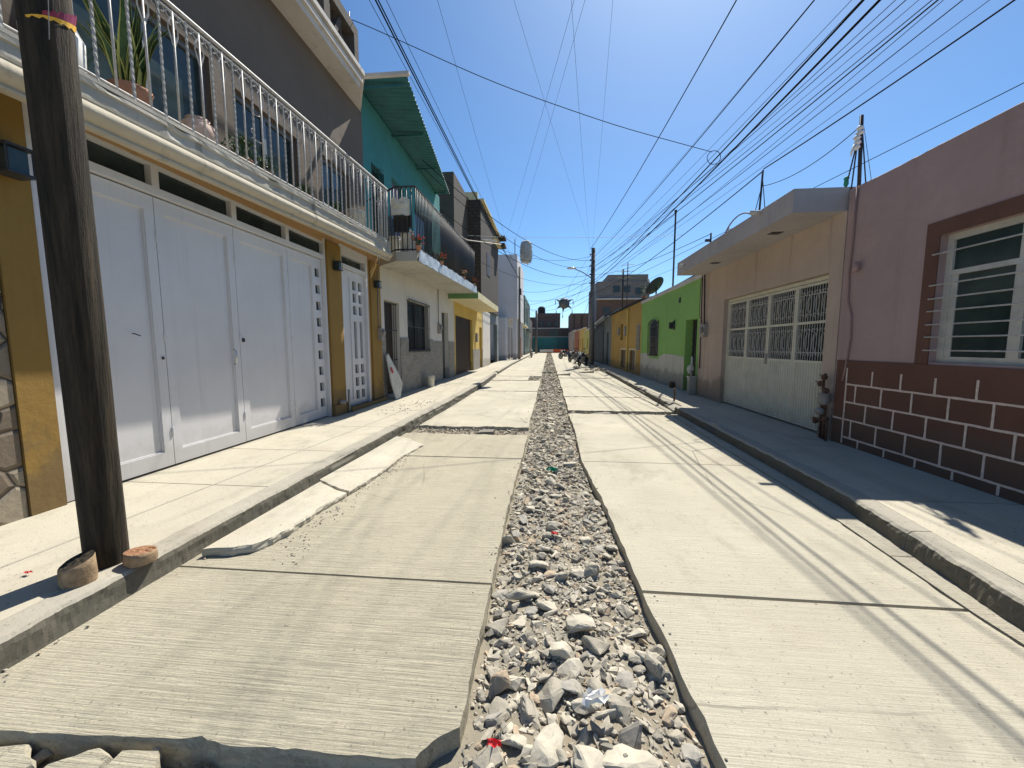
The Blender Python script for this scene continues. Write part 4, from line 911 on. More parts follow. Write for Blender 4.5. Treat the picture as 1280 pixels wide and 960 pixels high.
O('wall', MB().wall(-4.2,-3.45,56.2,70,.15,8.6,[(57.5,59,.1,2.9),(60.5,62.5,1.2,2.9),(64,65.5,.1,2.9),(58,60,5,7),(62,64,5,7),(66,68,5,7)]), M['teal'], hF); O('building_body', MB().box(-11,-4.22,56.2,70,.15,8.5), M['glass'], hF)
b = MB()
for y in (56.4,60,63.4,66,69.5): b.box(-3.449,-3.35,y,y+.3,.15,8.5)
O('pilasters', b, M['cornice'], hF)
b = MB(); n = 10; pts = [(-3.3+.5*math.sin(PI*k/n), 3.6+.6*math.sin(PI*k/n)) for k in range(n+1)]
b.prism([(-3.44,57),(-2.75,57),(-2.75,68),(-3.44,68)], 3.7, lambda x, y: 3.85); O('awning', b, M['tarp'], hF)
O('house_row', MB().wall(-6,-3.5,70.2,83,.15,6.4,[(72,74,.1,2.8),(77,79,1.2,2.8)]), M['darkplaster'], label='dark plastered house at the far end of the left side', cat='house')

# ------------------------------------------------------------------ END of the street
tw = T('teal_fence_wall', 'teal painted wall closing the far end of the street', 'wall', (1,84,0))
O('wall', MB().box(-3.4,5.6,84,84.3,0,3.3), M['teal'], tw); O('gate', MB().box(1.8,4.4,83.93,83.97,.05,3.1), M['tealsheet'], tw)
b = MB()
for i in range(2): b.box(-2.2+i*3.0, .6+i*3.0, 80, 80.3, .05, .85)
O('coping', MB().box(-3.45,5.65,83.95,84.35,3.3,3.4), M['cornice'], tw)
for x in (-3.3,-.2,1.4,4.5): O('pier', MB().box(x,x+.25,83.9,83.99,0,3.3), M['teal'], tw)
bt = T('roadblock', 'low orange and white roadblock across the far end of the street', 'barrier', (0,80,0))
O('orange_panel', MB().box(-1.0,4.2,80,80.25,.05,.75), plain('orange_plastic', (.62,.10,.03), .6), bt); O('white_panel', MB().box(-1.8,.9,79.9,79.98,.2,.7), M['whiteplastic'], bt)
bk = T('brick_end_building', 'dark brick building with stepped roof behind the teal end wall', 'house', (0,100,0))
O('wall', MB().box(-8,2.8,100,112,0,8.6).box(-3.4,2.8,99.9,101,8.6,9.6), M['brickbrown'], bk)
O('ground_floor', MB().box(-8,6,92,99.8,0,5.4), M['brickbrown'], bk)
O('window', MB().box(.2,2.2,91.95,91.99,2.2,5), M['glass'], bk)
for (x, z) in ((-2.4,6.4),(-.4,6.4),(1.4,6.4)): O('window', MB().box(x,x+.9,99.84,99.88,z,z+1.1), M['glass'], bk)
O('roof_edge', MB().box(-8,6,91.9,92.1,5.4,5.6), M['cornice'], bk)
tk = T('water_tank', 'black round water tank on the far brick building roof', 'water tank', (-2.2,104,8.6)); O('body', MB().lathe((-1.9,101,9.6), [(.9,0),(.95,.2),(.95,1.3),(.6,1.7),(.3,1.8)], 14), M['rubber'], tk)
o = T('red_brick_building', 'brown brick building with vertical stripes right of the street end', 'house', (9,88,0))
O('wall', MB().box(4.6,16,86,96,0,8.4), M['brickbrown'], o); b = MB()
for i in range(5): b.box(5.2+1.6*i,5.6+1.6*i,85.93,85.99,3,8)
O('pilasters', b, M['darkplaster'], o)
bb = T('grey_apartment_block', 'tall grey concrete block with small windows rising above the right-hand houses', 'apartment block', (11,62,0))
O('wall', MB().box(7.0,14.6,60,72,0,10.9).box(8.6,14.4,60.2,71,10.9,11.9), M['greyblock'], bb)
O('side_wing', MB().box(14.62,17,62,72,0,8.9), M['greyblock'], bb)
O('lower_facade', MB().box(7.1,14.4,59.9,59.97,0,8.2), M['brickbrown'], bb)
for (x, z) in ((9.4,9.3),(10.9,9.3),(12.6,9.0),(8.0,6.2),(10.4,6.0),(13,6.1)): O('window', MB().box(x,x+.9,59.84,59.88,z,z+.9), M['glass'], bb)
O('balcony_ledge', MB().box(6.9,15,59.4,60,8.2,8.4), M['cornice'], bb)

# ------------------------------------------------------------------ RIGHT: pink house
X = 4.05
hP = T('pink_house', 'dusky pink single-storey house with brown base painted in white block lines', 'house', (8, 2, .15))
b = MB().wall(X, 4.32, -1, 5.95, .15, 3.5, [(2.9,4.60,1.32,2.64)]); O('wall', b, M['pink'], hP)
b = MB(); n = 120; s0 = 0     # uneven parapet top
for i in range(n+1):
    y = -1+6.95*i/n; h = 3.60+.012*noise.noise((y*2, 0, 0))+.008*noise.noise((y*9, 1, 0))+(.02 if y < 2.9 else 0); b.v += [(X+.0,y,3.5),(X-.004,y,h-.015),(X+.02,y,h),(X+.27,y,h),(X+.27,y,3.5)]
for i in range(n):
    for k in range(4): a = i*5+k; b.f.append([a, a+1, a+6, a+5]); b.m.append(0); b.sm.append(False)
b.f.append([0,1,2,3,4][::-1]); b.f.append([n*5+k for k in range(5)]); b.m += [0,0]; b.sm += [False,False]
O('parapet', b, M['pink'], hP)
O('building_body', MB().box(4.325, 11, -1, 5.94, .15, 3.3), M['pink'], hP)
b = MB().wall(X-.022, X-.001, -1, 5.90, .15, 1.30, [(2.9,4.6,1.298,2)]); O('brown_dado', b, M['brown'], hP)
b = MB().box(X-.012, X-.001, 4.60, 4.75, 1.301, 2.79); b.box(X-.012, X-.001, 2.6, 4.60, 2.64, 2.79); O('window_surround', b, M['brown'], hP)
b = MB(); x = X-.026
def ln(y0, y1, z0, z1):   # hand-painted line, slightly wavy
    n = max(1, int(max(abs(y1-y0), abs(z1-z0))/.04)); hz = abs(y1-y0) > abs(z1-z0); w = .011
    for k in range(n):
        q = []
        for u in (k/n, (k+1)/n):
            y_, z_ = y0+(y1-y0)*u, z0+(z1-z0)*u; e_ = .004*noise.noise((y_*5, z_*5, 1)); ww = w*(1+.3*noise.noise((y_*12, z_*12, 2)))
            q += [(x, y_, z_+e_-ww), (x, y_, z_+e_+ww)] if hz else [(x, y_+e_-ww, z_), (x, y_+e_+ww, z_)]
        b.add(q+[(X-.0215, a, c) for _, a, c in q], [(0,2,3,1),(0,1,5,4),(2,6,7,3),(1,3,7,5),(0,4,6,2)])
hz = (.98,.74,.50,.26)
for z_ in hz: ln(5.69 if z_ != .50 else 5.9, -1, z_, z_)
ln(5.70, 5.70, .17, 1.20)
for (off, z0, z1) in ((5.28,.99,1.18),(5.53,.75,.97),(5.34,.51,.73),(5.56,.27,.49),(5.42,.16,.25)):
    y_ = off
    while y_ > -.9: ln(y_, y_, z0, z1-(.02*R.random() if z1 > 1 else 0)); y_ -= .405
O('painted_joint_lines', b, M['joint'], hP)
# window
b = MB(); xw = X+.07
b.box(xw,xw+.05,4.53,4.60,1.32,2.64); b.box(xw,xw+.05,2.9,4.53,2.575,2.64); b.box(xw,xw+.05,2.9,4.53,1.32,1.385); b.box(xw-.004,xw+.05,3.86,3.94,1.385,2.575); b.box(xw-.002,xw+.048,2.9,4.53,2.22,2.27); b.box(xw+.01,xw+.045,4.47,4.53,1.385,2.22); b.box(xw+.01,xw+.045,3.94,3.97,1.385,2.22)
for y_ in (3.2,): b.box(xw-.003,xw+.049,y_-.04,y_+.04,1.385,2.575)
w = O('window', b, M['alu2'] if 'alu2' in M else M.setdefault('alu2', plain('white_aluminium', (.50,.49,.45), .45, .1, .1, 9, .05, .2)), hP)
O('pane', MB().box(xw+.02,xw+.03,2.9,4.53,1.385,2.575), M['glass_g'], w)
O('curtain', MB().add([(xw+.10+.02*math.sin(i*1.1), 2.9+1.63*i/60, z) for i in range(61) for z in (2.2,2.6)], [(2*i,2*i+1,2*i+3,2*i+2) for i in range(60)], smooth=True), M['bluegrey'], w)
for z_ in (2.45,2.13,1.99,1.86,1.72,1.59,1.45): O('window_bar', MB().tube([(X-.03,2.8,z_),(X-.03,4.64,z_)], .0085, 6).tube([(X-.03,4.63,z_),(X+.02,4.63,z_)], .0085, 5), M['white_iron'], w)
b = MB(); pts = [(X-.02,5.79,3.6),(X-.02,5.8,2.9),(X-.02,5.82,2.5),(X-.02,5.80,2.1),(X-.02,5.72,1.9),(X-.02,5.70,1.6),(X-.02,5.74,1.2),(X-.03,5.76,1.02)]; b.tube(pts, .012, 6); O('conduit', b, M['pinkpipe'] if 'pinkpipe' in M else plain('pinkish_conduit', (.30,.19,.17), .7), hP)
b = MB(); b.lathe((X-.05,5.66,2.52), [(.02,-.06),(.035,-.04),(.04,.0),(.03,.05),(.015,.07)], 10); b.box(X-.05,X,5.64,5.68,2.50,2.56); O('wall_socket', b, plain('pinkish_socket', (.34,.22,.2), .7), hP)
# roof post with bundled cables and tied cloth
pc = T('service_post', 'iron service post wrapped in white rag and black cables on the pink house roof corner', 'service post', (X+.1,5.95,3.6))
O('rods', MB().tube([(4.15,5.93,3.5),(4.12,5.95,4.55)], .022, 6).tube([(4.08,5.98,3.55),(4.11,5.96,4.40)], .009, 5).tube([(4.22,5.9,3.55),(4.13,5.95,4.45)], .008, 5).tube([(4.26,5.86,3.6),(4.15,5.94,4.4)], .004, 4).tube([(4.05,6.05,3.6),(4.11,5.96,4.3)], .009, 5), M['dark_iron'], pc)
b = MB(); r_ = random.Random(4)
for k in range(5): b.lathe((4.10+r_.uniform(-.02,.02),5.95,4.14+.06*k), [(.01,-.03),(.04+r_.uniform(0,.015),0),(.03,.03),(.008,.05)], 7)
b.tube([(4.08,5.96,4.2),(4.05,5.98,4.1),(4.06,6.0,4.05)], [.02,.015,.004], 6); O('rag', b, M['whiteplastic'], pc)
b = MB(); b.lathe((4.06,6.05,3.68), [(.015,0),(.03,.03),(.025,.09),(.035,.11),(.01,.14)], 8); O('green_insulator', b, M['greencloth'], pc)
# pipes and meter where the pink and beige houses meet
mt_ = T('water_meter', 'rusty water meter and valves on pipes between the pink wall and the cream gate', 'water meter', (3.98,5.98,.15)); b = MB()
b.tube([(3.97,5.98,.15),(3.97,5.98,.62),(3.93,5.98,.70)], .022, 7); b.tube([(3.99,6.08,.15),(3.99,6.08,1.05)], .016, 6); b.tube([(3.93,5.86,.15),(3.93,5.86,.42),(3.93,6.14,.44)], .016, 6); O('pipes', b, M['rust'], mt_)
b = MB(); b.lathe((3.94,5.98,.72), [(.03,-.07),(.07,-.05),(.085,.02),(.07,.08),(.085,.09),(.03,.11)], 12); b.lathe((3.90,5.98,.56), [(.02,-.05),(.05,-.03),(.05,.04),(.02,.06)], 10, axis='y'); O('meter_body', b, M['plasticgrey'], mt_)
for (z_, y_) in ((.95,6.05),(1.05,5.98),(.86,5.93),(.40,6.1),(.46,5.9)): O('valve', MB().lathe((3.93,y_,z_), [(.01,-.03),(.04,-.015),(.045,.01),(.015,.035)], 8, axis='y').tube([(3.93,y_-.05,z_+.02),(3.90,y_+.06,z_+.03)], .008, 5), M['rust'], mt_)
O('riser', MB().tube([(3.95,5.95,.8),(3.92,6.0,.95),(3.97,6.02,1.1)], .018, 6), M['rust'], mt_)

# ------------------------------------------------------------------ RIGHT: beige house with cream gate and grey canopy
hG = T('beige_house', 'beige house with cream gate and ornate grille under a deep grey roof canopy', 'house', (8, 8.5, .15))
O('wall', MB().wall(X+.001, 4.32, 5.97, 11.12, .15, 3.34, [(6.24,9.66,.1,2.56)]), M['beige'], hG)
O('building_body', MB().box(4.325, 11, 5.97, 11.1, .15, 3.5), M['beige'], hG)
O('grille_backing', MB().box(4.30,4.318,6.24,9.66,.15,2.6), M['glass'], hG)
O('canopy', MB().box(3.36,4.32,6.0,10.95,3.34,3.66), M['canopy'], hG)
b = MB(); b.tube([(3.36,6.85,3.62),(3.20,6.85,3.62)], .035, 8); b.tube([(3.36,10.4,3.5),(3.24,10.4,3.5)], .03, 8); O('drain_spout', b, M['cornice'], hG)
for y in (6.95, 9.3): O('soffit_vent', MB().box(3.6,3.78,y,y+.15,3.334,3.342), M['dark_iron'], hG)
gt = T; xg = 4.16
b = MB(); b.box(xg-.02,xg+.04,6.24,6.30,.17,2.55); b.box(xg-.02,xg+.04,9.60,9.66,.17,2.55); b.box(xg-.02,xg+.04,6.30,9.60,2.49,2.55)
gate = O('gate', b, M['creamgate'], hG)
lw = (9.60-6.30)/4
for i in range(4):
    a = 6.30+lw*i; c = a+lw; b = MB()
    b.box(xg-.01,xg+.03,a+.006,a+.045,.18,2.48); b.box(xg-.01,xg+.03,c-.045,c-.006,.18,2.48)
    for z_ in (.18,1.22,1.845,2.44): b.box(xg-.008,xg+.028,a+.045,c-.045,z_,z_+.04)
    b.box(xg+.008,xg+.014,a+.045,c-.045,.22,1.22); k = 0; y_ = a+.06
    while y_ < c-.08: b.add([(xg+.008,y_,.22),(xg-.016,y_+.010,.22),(xg-.016,y_+.034,.22),(xg+.008,y_+.046,.22),(xg+.008,y_,1.22),(xg-.016,y_+.010,1.22),(xg-.016,y_+.034,1.22),(xg+.008,y_+.046,1.22)], [(0,1,5,4),(1,2,6,5),(2,3,7,6)]); y_ += .066
    lf = O('gate_leaf', b, M['creamgate'], gate)
    b = MB()
    for (z0, z1) in ((1.26,1.845),(1.885,2.44)):
        n_ = 12
        for k in range(1, n_): y_ = a+.045+(lw-.09)*k/n_; b.tube([(xg+.01,y_,z0),(xg+.01,y_,z1)], .006, 4)
        for z_ in ((z1-.13) if z0 > 1.5 else (z0+.13),): b.tube([(xg+.004,a+.045,z_),(xg+.004,c-.045,z_)], .007, 4)
        for k in range(4):      # paired S scrolls
            yc = a+.045+(lw-.09)*(k+.5)/4; zc = (z0+z1)/2
            for s in (-1, 1):
                P1 = [(xg+.0, yc+s*(.012+.045*abs(math.sin(t*PI))*(1-.25*t))+s*.0, z0+.14+(z1-z0-.28)*t) for t in [q/10 for q in range(11)]]; b.tube(P1, .0045, 4)
                b.tube([(xg, yc+s*(.04-.024*math.cos(t)), z1-.10+.024*math.sin(t)) for t in [q*.6 for q in range(9)]], .006, 4); b.tube([(xg, yc+s*(.04-.024*math.cos(t)), z0+.10+.024*math.sin(t)) for t in [q*.6 for q in range(9)]], .006, 4)
    O('grille', b, M['white_iron'], lf)
b = MB(); b.box(xg-.03,xg-.01,7.92,7.98,1.15,1.35); O('lock', b, M['plasticgrey'], gate)
b = MB().box(X-.10,X,10.55,10.78,1.72,2.05); b.lathe((X-.10,10.66,1.9), [(.075,-.0),(.075,-.06),(.05,-.075)], 14, axis='x'); O('electric_meter', b, M['plasticgrey'], hG)
b = MB(); b.tube([(X-.03,10.72,2.05),(X-.03,10.78,2.8),(X-.03,10.84,3.34)], .014, 6); b.tube([(X-.03,10.9,.9),(X-.03,10.94,2.2),(X-.04,10.96,3.34)], .012, 6); b.tube([(X-.05,10.68,2.04),(X-.07,10.98,2.3),(X-.04,11.05,3.3)], .006, 5); O('conduit', b, M['cable'], hG)
b = MB(); b.tube([(4.1,8.45,3.66),(4.12,8.42,4.9)], .018, 6); b.tube([(4.2,8.3,3.66),(4.13,8.42,4.7)], .008, 5); b.tube([(4.0,8.6,3.66),(4.12,8.43,4.6)], .008, 5); t = T('service_post', 'thin black braced post holding cables above the grey canopy', 'service post', (4.1,8.45,3.66)); O('rods', b, M['dark_iron'], t)
t = T('service_post', 'short black post with a small box beside the curved red pipe on the canopy roof', 'service post', (4.1,11.0,3.5)); O('rods', MB().tube([(4.18,10.98,3.5),(4.18,10.98,4.42)], .022, 6).box(4.04,4.18,10.94,11.0,4.2,4.26), M['dark_iron'], t)
b = MB(); b.tube([(4.12,10.2,3.6)]+[(4.12,9.35+.85*math.cos(a)+0, 3.72+.62*math.sin(a)) for a in [PI*k/14*.75+.15 for k in range(15)]], .014, 6); O('curved_pipe', b, M['rust'], label='curved dark red pipe arching over the canopy roof', cat='pipe')
bucket_ = MB().lathe((4.2,10.0,3.66), [(.05,0),(.06,.05),(.06,.4),(.03,.5),(.02,.62)], 8); O('roof_bottle', bucket_, M['whiteplastic'], label='upright white plastic bottle hung by the curved pipe on the canopy roof', cat='bottle')

# ------------------------------------------------------------------ RIGHT: green house
hN = T('green_house', 'bright green house with patchy white base and arched barred window', 'house', (8, 14.5, .15))
O('wall', MB().wall(X, 4.32, 11.13, 17.85, .15, 3.30, [(11.28,12.20,.15,2.25),(15.1,16.35,1.12,2.42)]), M['green'], hN)
O('building_body', MB().box(4.325,11,11.13,17.84,.15,3.2), M['green'], hN)
O('cornice', MB().box(X-.05,4.4,11.1,17.87,3.30,3.42), M['cornice'], hN)
O('door', MB().box(4.26,4.31,11.28,12.2,.15,2.25), M['door_brown'], hN)
b = MB()
for i in range(5): b.box(4.235,4.259,11.34+.17*i,11.42+.17*i,.25,2.2)
for k in range(9): b.box(4.225,4.234,11.3,12.18,.35+.22*k,.37+.22*k)
O('door_grille', b, M['dark_iron'], hN)
b = MB()     # uneven white patches on the base
for poly in ([(12.22,.15),(12.22,1.16),(13.0,1.20),(14.2,1.22),(14.95,1.10),(14.95,.15)],[(15.0,.15),(15.0,1.0),(16.38,1.02),(16.38,.15)],[(16.42,.15),(16.42,1.2),(17.8,1.16),(17.8,.15)]):
    n = len(poly); b.add([(X-.012,y_,z_) for y_, z_ in poly]+[(X-.001,y_,z_) for y_, z_ in poly], [list(range(n)), list(range(n,2*n))[::-1]]+[(i,(i+1) % n,n+(i+1) % n,n+i)[::-1] for i in range(n)])
O('white_base_patches', b, M['whitedado'], hN)
def arch(y0, y1, z0, z1, k=10): yc = (y0+y1)/2; hw = (y1-y0)/2; return [(y0,z0),(y1,z0)]+[(yc+hw*math.cos(PI*i/k), z1-.2+.26*math.sin(PI*i/k)) for i in range(k+1)]
b = MB(); pa = arch(15.1,16.35,1.12,2.42); n = len(pa); b.add([(X-.004,y_,z_) for y_, z_ in pa], [list(range(n))])
w = O('window', b, M['glass'], hN)
b = MB()
for i in range(8): y_ = 15.12+.175*i; h = 2.22+.26*math.sqrt(max(0,1-((y_-15.725)/.66)**2)); b.tube([(X-.08,y_,1.1),(X-.08,y_,h)], .011, 5)
for z_ in (1.12,1.5,1.85,2.2): b.tube([(X-.08,15.08,z_),(X-.08,16.38,z_)], .01, 4)
b.tube([(X-.08,y_,z_) for y_, z_ in arch(15.08,16.37,1.1,2.44)[2:]], .014, 5); b.tube([(X,15.1,1.15),(X-.08,15.1,1.15)], .01); b.tube([(X,16.35,1.15),(X-.08,16.35,1.15)], .01); b.tube([(X,15.725,2.46),(X-.08,15.725,2.46)], .01); O('window_bars', b, M['dark_iron'], w)
b = MB().box(X-.03,X,13.2,13.36,2.02,2.3); b.box(X-.16,X-.03,13.23,13.33,2.2,2.25); b.lathe((X-.11,13.28,2.04), [(.05,0),(.065,.05),(.06,.16),(.03,.18)], 8); O('wall_lamp', b, M['dark_iron'], hN)
b = MB().box(X-.03,X,12.75,12.85,2.82,2.98); O('wall_bracket', b, M['dark_iron'], hN)
O('roof_shed', MB().box(4.5,6.5,11.3,15.8,3.43,3.75).warp(lambda x, y, z: (x, y, z-(.12*(y-11)/5 if z > 3.5 else 0))), M['darkplaster'], hN)
t = T('satellite_dish', 'dark satellite dish tilted on the green house roof', 'satellite dish', (4.3,16.4,3.42)); b = MB(); n = 20; c = Vector((4.3,16.6,3.85)); nrm = Vector((-.55,.62,.72)).normalized(); u_ = nrm.orthogonal().normalized(); v_ = nrm.cross(u_)
for j in range(6):
    for k in range(n): r_ = .42*j/5; b.v.append(tuple(c+u_*r_*math.cos(2*PI*k/n)+v_*r_*math.sin(2*PI*k/n)+nrm*(.10*(j/5)**2)))
for j in range(5):
    for k in range(n): b.f.append([j*n+k, j*n+(k+1) % n, (j+1)*n+(k+1) % n, (j+1)*n+k]); b.m.append(0); b.sm.append(True)
s0 = len(b.v); b.v += [tuple(Vector(v)-nrm*.01) for v in b.v[:s0]]; b.f += [[q+s0 for q in f][::-1] for f in b.f[:]]; b.m = [0]*len(b.f); b.sm = [True]*len(b.f)
O('dish', b, M['dish'], t); O('arm', MB().tube([tuple(c), (4.3,16.6,3.6), (4.3,16.6,3.42)], .03, 6).tube([tuple(c-u_*.5), tuple(c+nrm*.5)], .015, 5), M['dish'], t)
O('receiver', MB().lathe(c+nrm*.5, [(.03,-.05),(.04,0),(.03,.06)], 8), M['whiteplastic'], t)
t = T('roof_mast', 'tall thin black mast on the green house roof', 'mast', (4.2,14.1,3.42)); O('pole', MB().tube([(4.2,14.1,3.42),(4.2,14.1,5.98)], .03, 8).tube([(4.2,14.1,5.94),(4.2,14.1,6.02)], .045, 8), M['dark_iron'], t)
# white plastered meter pier by the green door
t = T('meter_pier', 'small white plastered pier with a tap and meter beside the green house door', 'meter pier', (3.95,11.2,.15))
O('pier', MB().box(3.86,4.04,11.14,11.32,.15,.62).box(3.84,4.04,11.12,11.34,.62,.66), M['whitedado'], t)
b = MB().lathe((3.9,11.22,.85), [(.04,-.06),(.09,-.04),(.10,.03),(.07,.07),(.08,.10),(.02,.12)], 12); b.tube([(3.92,11.2,.66),(3.92,11.2,1.2)], .03, 7); b.lathe((3.84,11.1,.78), [(.02,-.06),(.05,-.03),(.05,.04),(.02,.06)], 8, axis='y'); O('meter_body', b, M['whitedado'], t)
O('iron_stub', MB().tube([(3.1,9.95,.12),(3.11,9.96,.42)], .022, 6).tube([(3.11,9.96,.40),(3.11,9.99,.44)], .03, 6), M['rust'], label='short rusty iron stub sticking out of the right kerb', cat='iron stub')
b = MB(); b.lathe((3.96,13.0,.15), [(.05,0),(.09,.05),(.07,.14),(.09,.16),(.03,.2)], 10); O('wall_tap_box', b, M['rust'], label='small dark valve cap at the foot of the green house wall', cat='valve')

# ------------------------------------------------------------------ RIGHT: ochre house, blue-grey house, far houses
hO = T('ochre_house', 'ochre yellow house with two brown metal doors beyond the green house', 'house', (8, 22, .15))
O('wall', MB().wall(X, 4.32, 17.87, 26.2, .15, 3.45, [(18.1,18.75,1.3,2.45),(18.85,20.2,.3,1.28),(21.1,22.6,.3,1.28),(22.2,22.9,1.8,2.7)]), M['ochre2'], hO)
O('building_body', MB().box(4.325,11,17.87,26.2,.15,3.3), M['ochre2'], hO)
for (a, c) in ((18.85,20.2),(21.1,22.6)):
    O('metal_door', MB().box(4.12,4.16,a,c,.3,1.28), M['brownmetal'], hO); b = MB(); b.box(X-.03,X-.001,a-.1,a,.15,1.36); b.box(X-.03,X-.001,c,c+.1,.15,1.36); b.box(X-.03,X-.001,a,c,1.28,1.36); O('door_frame', b, M['paleyellow'], hO)
w = O('window', MB().box(4.15,4.18,18.1,18.75,1.3,2.45), M['glass'], hO); b = MB()
for i in range(6): b.tube([(X-.02,18.12+.12*i,1.3),(X-.02,18.12+.12*i,2.45)], .01, 4)
for z_ in (1.3,1.6,1.9,2.2,2.44): b.tube([(X-.02,18.08,z_),(X-.02,18.77,z_)], .01, 4)
O('window_bars', b, M['white_iron'], w)
w = O('window', MB().box(4.15,4.18,22.2,22.9,1.8,2.7), M['glass'], hO)
b = MB()
for i in range(42): b.tube([(X-.16,17.95+.2*i,3.46),(4.5,17.95+.2*i,3.62)], .055, 6)
O('roof_tiles', b, M['dish'], hO)
O('pilaster', MB().box(X-.08,X-.001,20.55,20.85,.15,3.3), M['yellow'], hO)
b = MB().box(X-.14,X,20.9,21.2,2.0,2.5); b.box(X-.1,X,23.1,23.4,2.1,2.5); O('electric_meter', b, M['plasticgrey'], hO)
bush(4.3, 18.6, 3.55, .5, .35, 'bushy green plant growing on the ochre house roof edge', seed=31, n=300, potr=.12)
for (x, y, h, lab) in ((4.2,22.1,5.95,'taller rooftop aerial with crossed rods above the ochre house'),(4.25,23.7,5.9,'thick dark rooftop pole beside the taller aerial')):
    t = T('aerial', lab, 'aerial', (x,y,3.5)); thick = .05 if h < 5.93 else .025
    O('mast', MB().tube([(x,y,3.5),(x,y,h)], thick, 6), M['dark_iron'], t); b = MB()
    for k in range(3): b.tube([(x-.35,y+.05*k,h-.15-.35*k),(x+.35,y-.05*k,h-.1-.35*k)], .012, 4)
    O('rods', b, M['dark_iron'], t)
hS = T('blue_grey_house', 'narrow blue-grey house with a dark tarped front and zinc edged sloping roof', 'house', (7, 31.5, .15))
O('wall', MB().wall(X, 4.32, 26.22, 29.6, .15, 3.5, [(27.3,28.3,.1,2.4)]), M['bluegrey'], hS); O('building_body', MB().box(4.325,11,26.22,37,.15,3.0), M['bluegrey'], hS)
O('door', MB().box(4.25,4.3,27.3,28.3,.15,2.4), M['door_brown'], hS)
b = MB(); n = 60
for i in range(n+1):
    for z in (.16, 3.0): b.v.append((X-.03+.05*math.sin(i*.9), 29.62+7.3*i/n, z))
for i in range(n): b.f.append([2*i, 2*i+1, 2*i+3, 2*i+2]); b.m.append(0); b.sm.append(True)
s0 = len(b.v); b.v += [(x+.02, y, z) for x, y, z in b.v[:s0]]; b.f += [[q+s0 for q in f][::-1] for f in b.f[:]]; b.m = [0]*len(b.f); b.sm = [True]*len(b.f)
O('tarp_front', b, M['tarp'], hS)
def quad_slab(p, t_): return MB().add([(x, y, z) for x, y, z in p]+[(x, y, z+t_) for x, y, z in p], [(0,3,2,1),(4,5,6,7),(0,1,5,4),(1,2,6,5),(2,3,7,6),(3,0,4,7)])
O('awning', quad_slab([(3.55,26.3,3.35),(4.9,26.3,4.1),(4.9,37.2,3.8),(3.55,37.2,2.85)], .06), M['tarp'], hS)
O('zinc_edge', MB().tube([(3.54,26.2,3.40),(3.54,37.2,2.9)], .05, 6).tube([(3.54,37.15,2.9),(4.9,37.15,3.86)], .07, 6), M['zinc'], hS)
far = [('yellow_green_house','lime yellow low house with narrow window beyond the blue-grey house',37.3,46,3.1,'limewall'),
       ('yellow_house','yellow low house, second beyond the blue-grey house',46.1,53,3.5,'yellow'),
       ('orange_house','brick orange house far along the right side',53.1,63,3.6,'redwall'),
       ('pale_house','pale plastered house next to the teal end wall on the right',63.1,83,3.9,'beige')]
for nm, lab, a, c, h, m in far:
    t = T(nm, lab, 'house', (8,(a+c)/2,.15)); xf = X+.02*(a-30)*0
    hs = [(a+1.2,a+2.4,.15,2.4),(a+4.2,a+5.2,1.2,2.3)]
    O('wall', MB().wall(xf,4.35,a,c,.15,h,hs), M[m], t); O('building_body', MB().box(4.36,11,a,c,.15,h-.1), M[m], t)
    O('door', MB().box(4.25,4.3,*hs[0]), M['door_brown'], t); O('window', MB().box(4.2,4.25,*hs[1]), M['glass'], t); O('cornice', MB().box(xf-.06,4.35,a,c,h,h+.1), M['cornice'], t)

# ------------------------------------------------------------------ utility poles and overhead cables
PX_, PY_ = 3.12, 29.3
t = T('concrete_pole', 'grey concrete utility pole with a street lamp on the right side of the street', 'utility pole', (PX_,PY_,.15))
b = MB(); b.lathe((PX_,PY_,.15), [(.20,0),(.17,4),(.14,8.3)], 12); O('shaft', b, M['polecon'], t)
b = MB(); 
for z_ in (8.1,7.4,6.9): b.box(PX_-.07,PX_+.07,PY_-.5,PY_+.5,z_,z_+.08)
for z_ in (8.0,7.6,7.2,6.6,6.0,5.2,4.6): b.lathe((PX_-.2,PY_,z_), [(.04,-.05),(.06,0),(.04,.06)], 8); b.tube([(PX_-.2,PY_,z_),(PX_,PY_,z_)], .015, 5)
O('cable_brackets', b, M['dark_iron'], t)
b = MB(); b.tube([(PX_-.1,PY_,6.35),(PX_-.7,PY_,6.75),(PX_-1.3,PY_,7.02)], .035, 7); arm = O('lamp_arm', b, M['polecon'], t)
b = MB(); b.lathe((PX_-1.5,PY_,7.07), [(.04,-.38),(.13,-.3),(.15,0),(.10,.25),(.04,.3)], 10, axis='x'); b.warp(lambda x, y, z: (x, y, 7.07+(z-7.07)*.55)); O('lamp_head', b, M['lens'], arm)
t = T('concrete_pole', 'slim dark pole at the street corner of the white house block on the left', 'utility pole', (-2.95,39,.15)); O('shaft', MB().lathe((-2.88,38.6,.15), [(.13,0),(.10,8.9)], 10), M['polecon'], t)
b = MB(); b.box(-2.95,-2.7,38.5,38.8,6.4,7.0); O('pole_box', b, M['dark_iron'], t)
t = T('concrete_pole', 'thin dark pole standing before the teal end wall on the left', 'utility pole', (-2.2,74,.15)); O('shaft', MB().lathe((-2.35,74,.0), [(.22,0),(.18,8.0)], 8), M['polecon'], t)

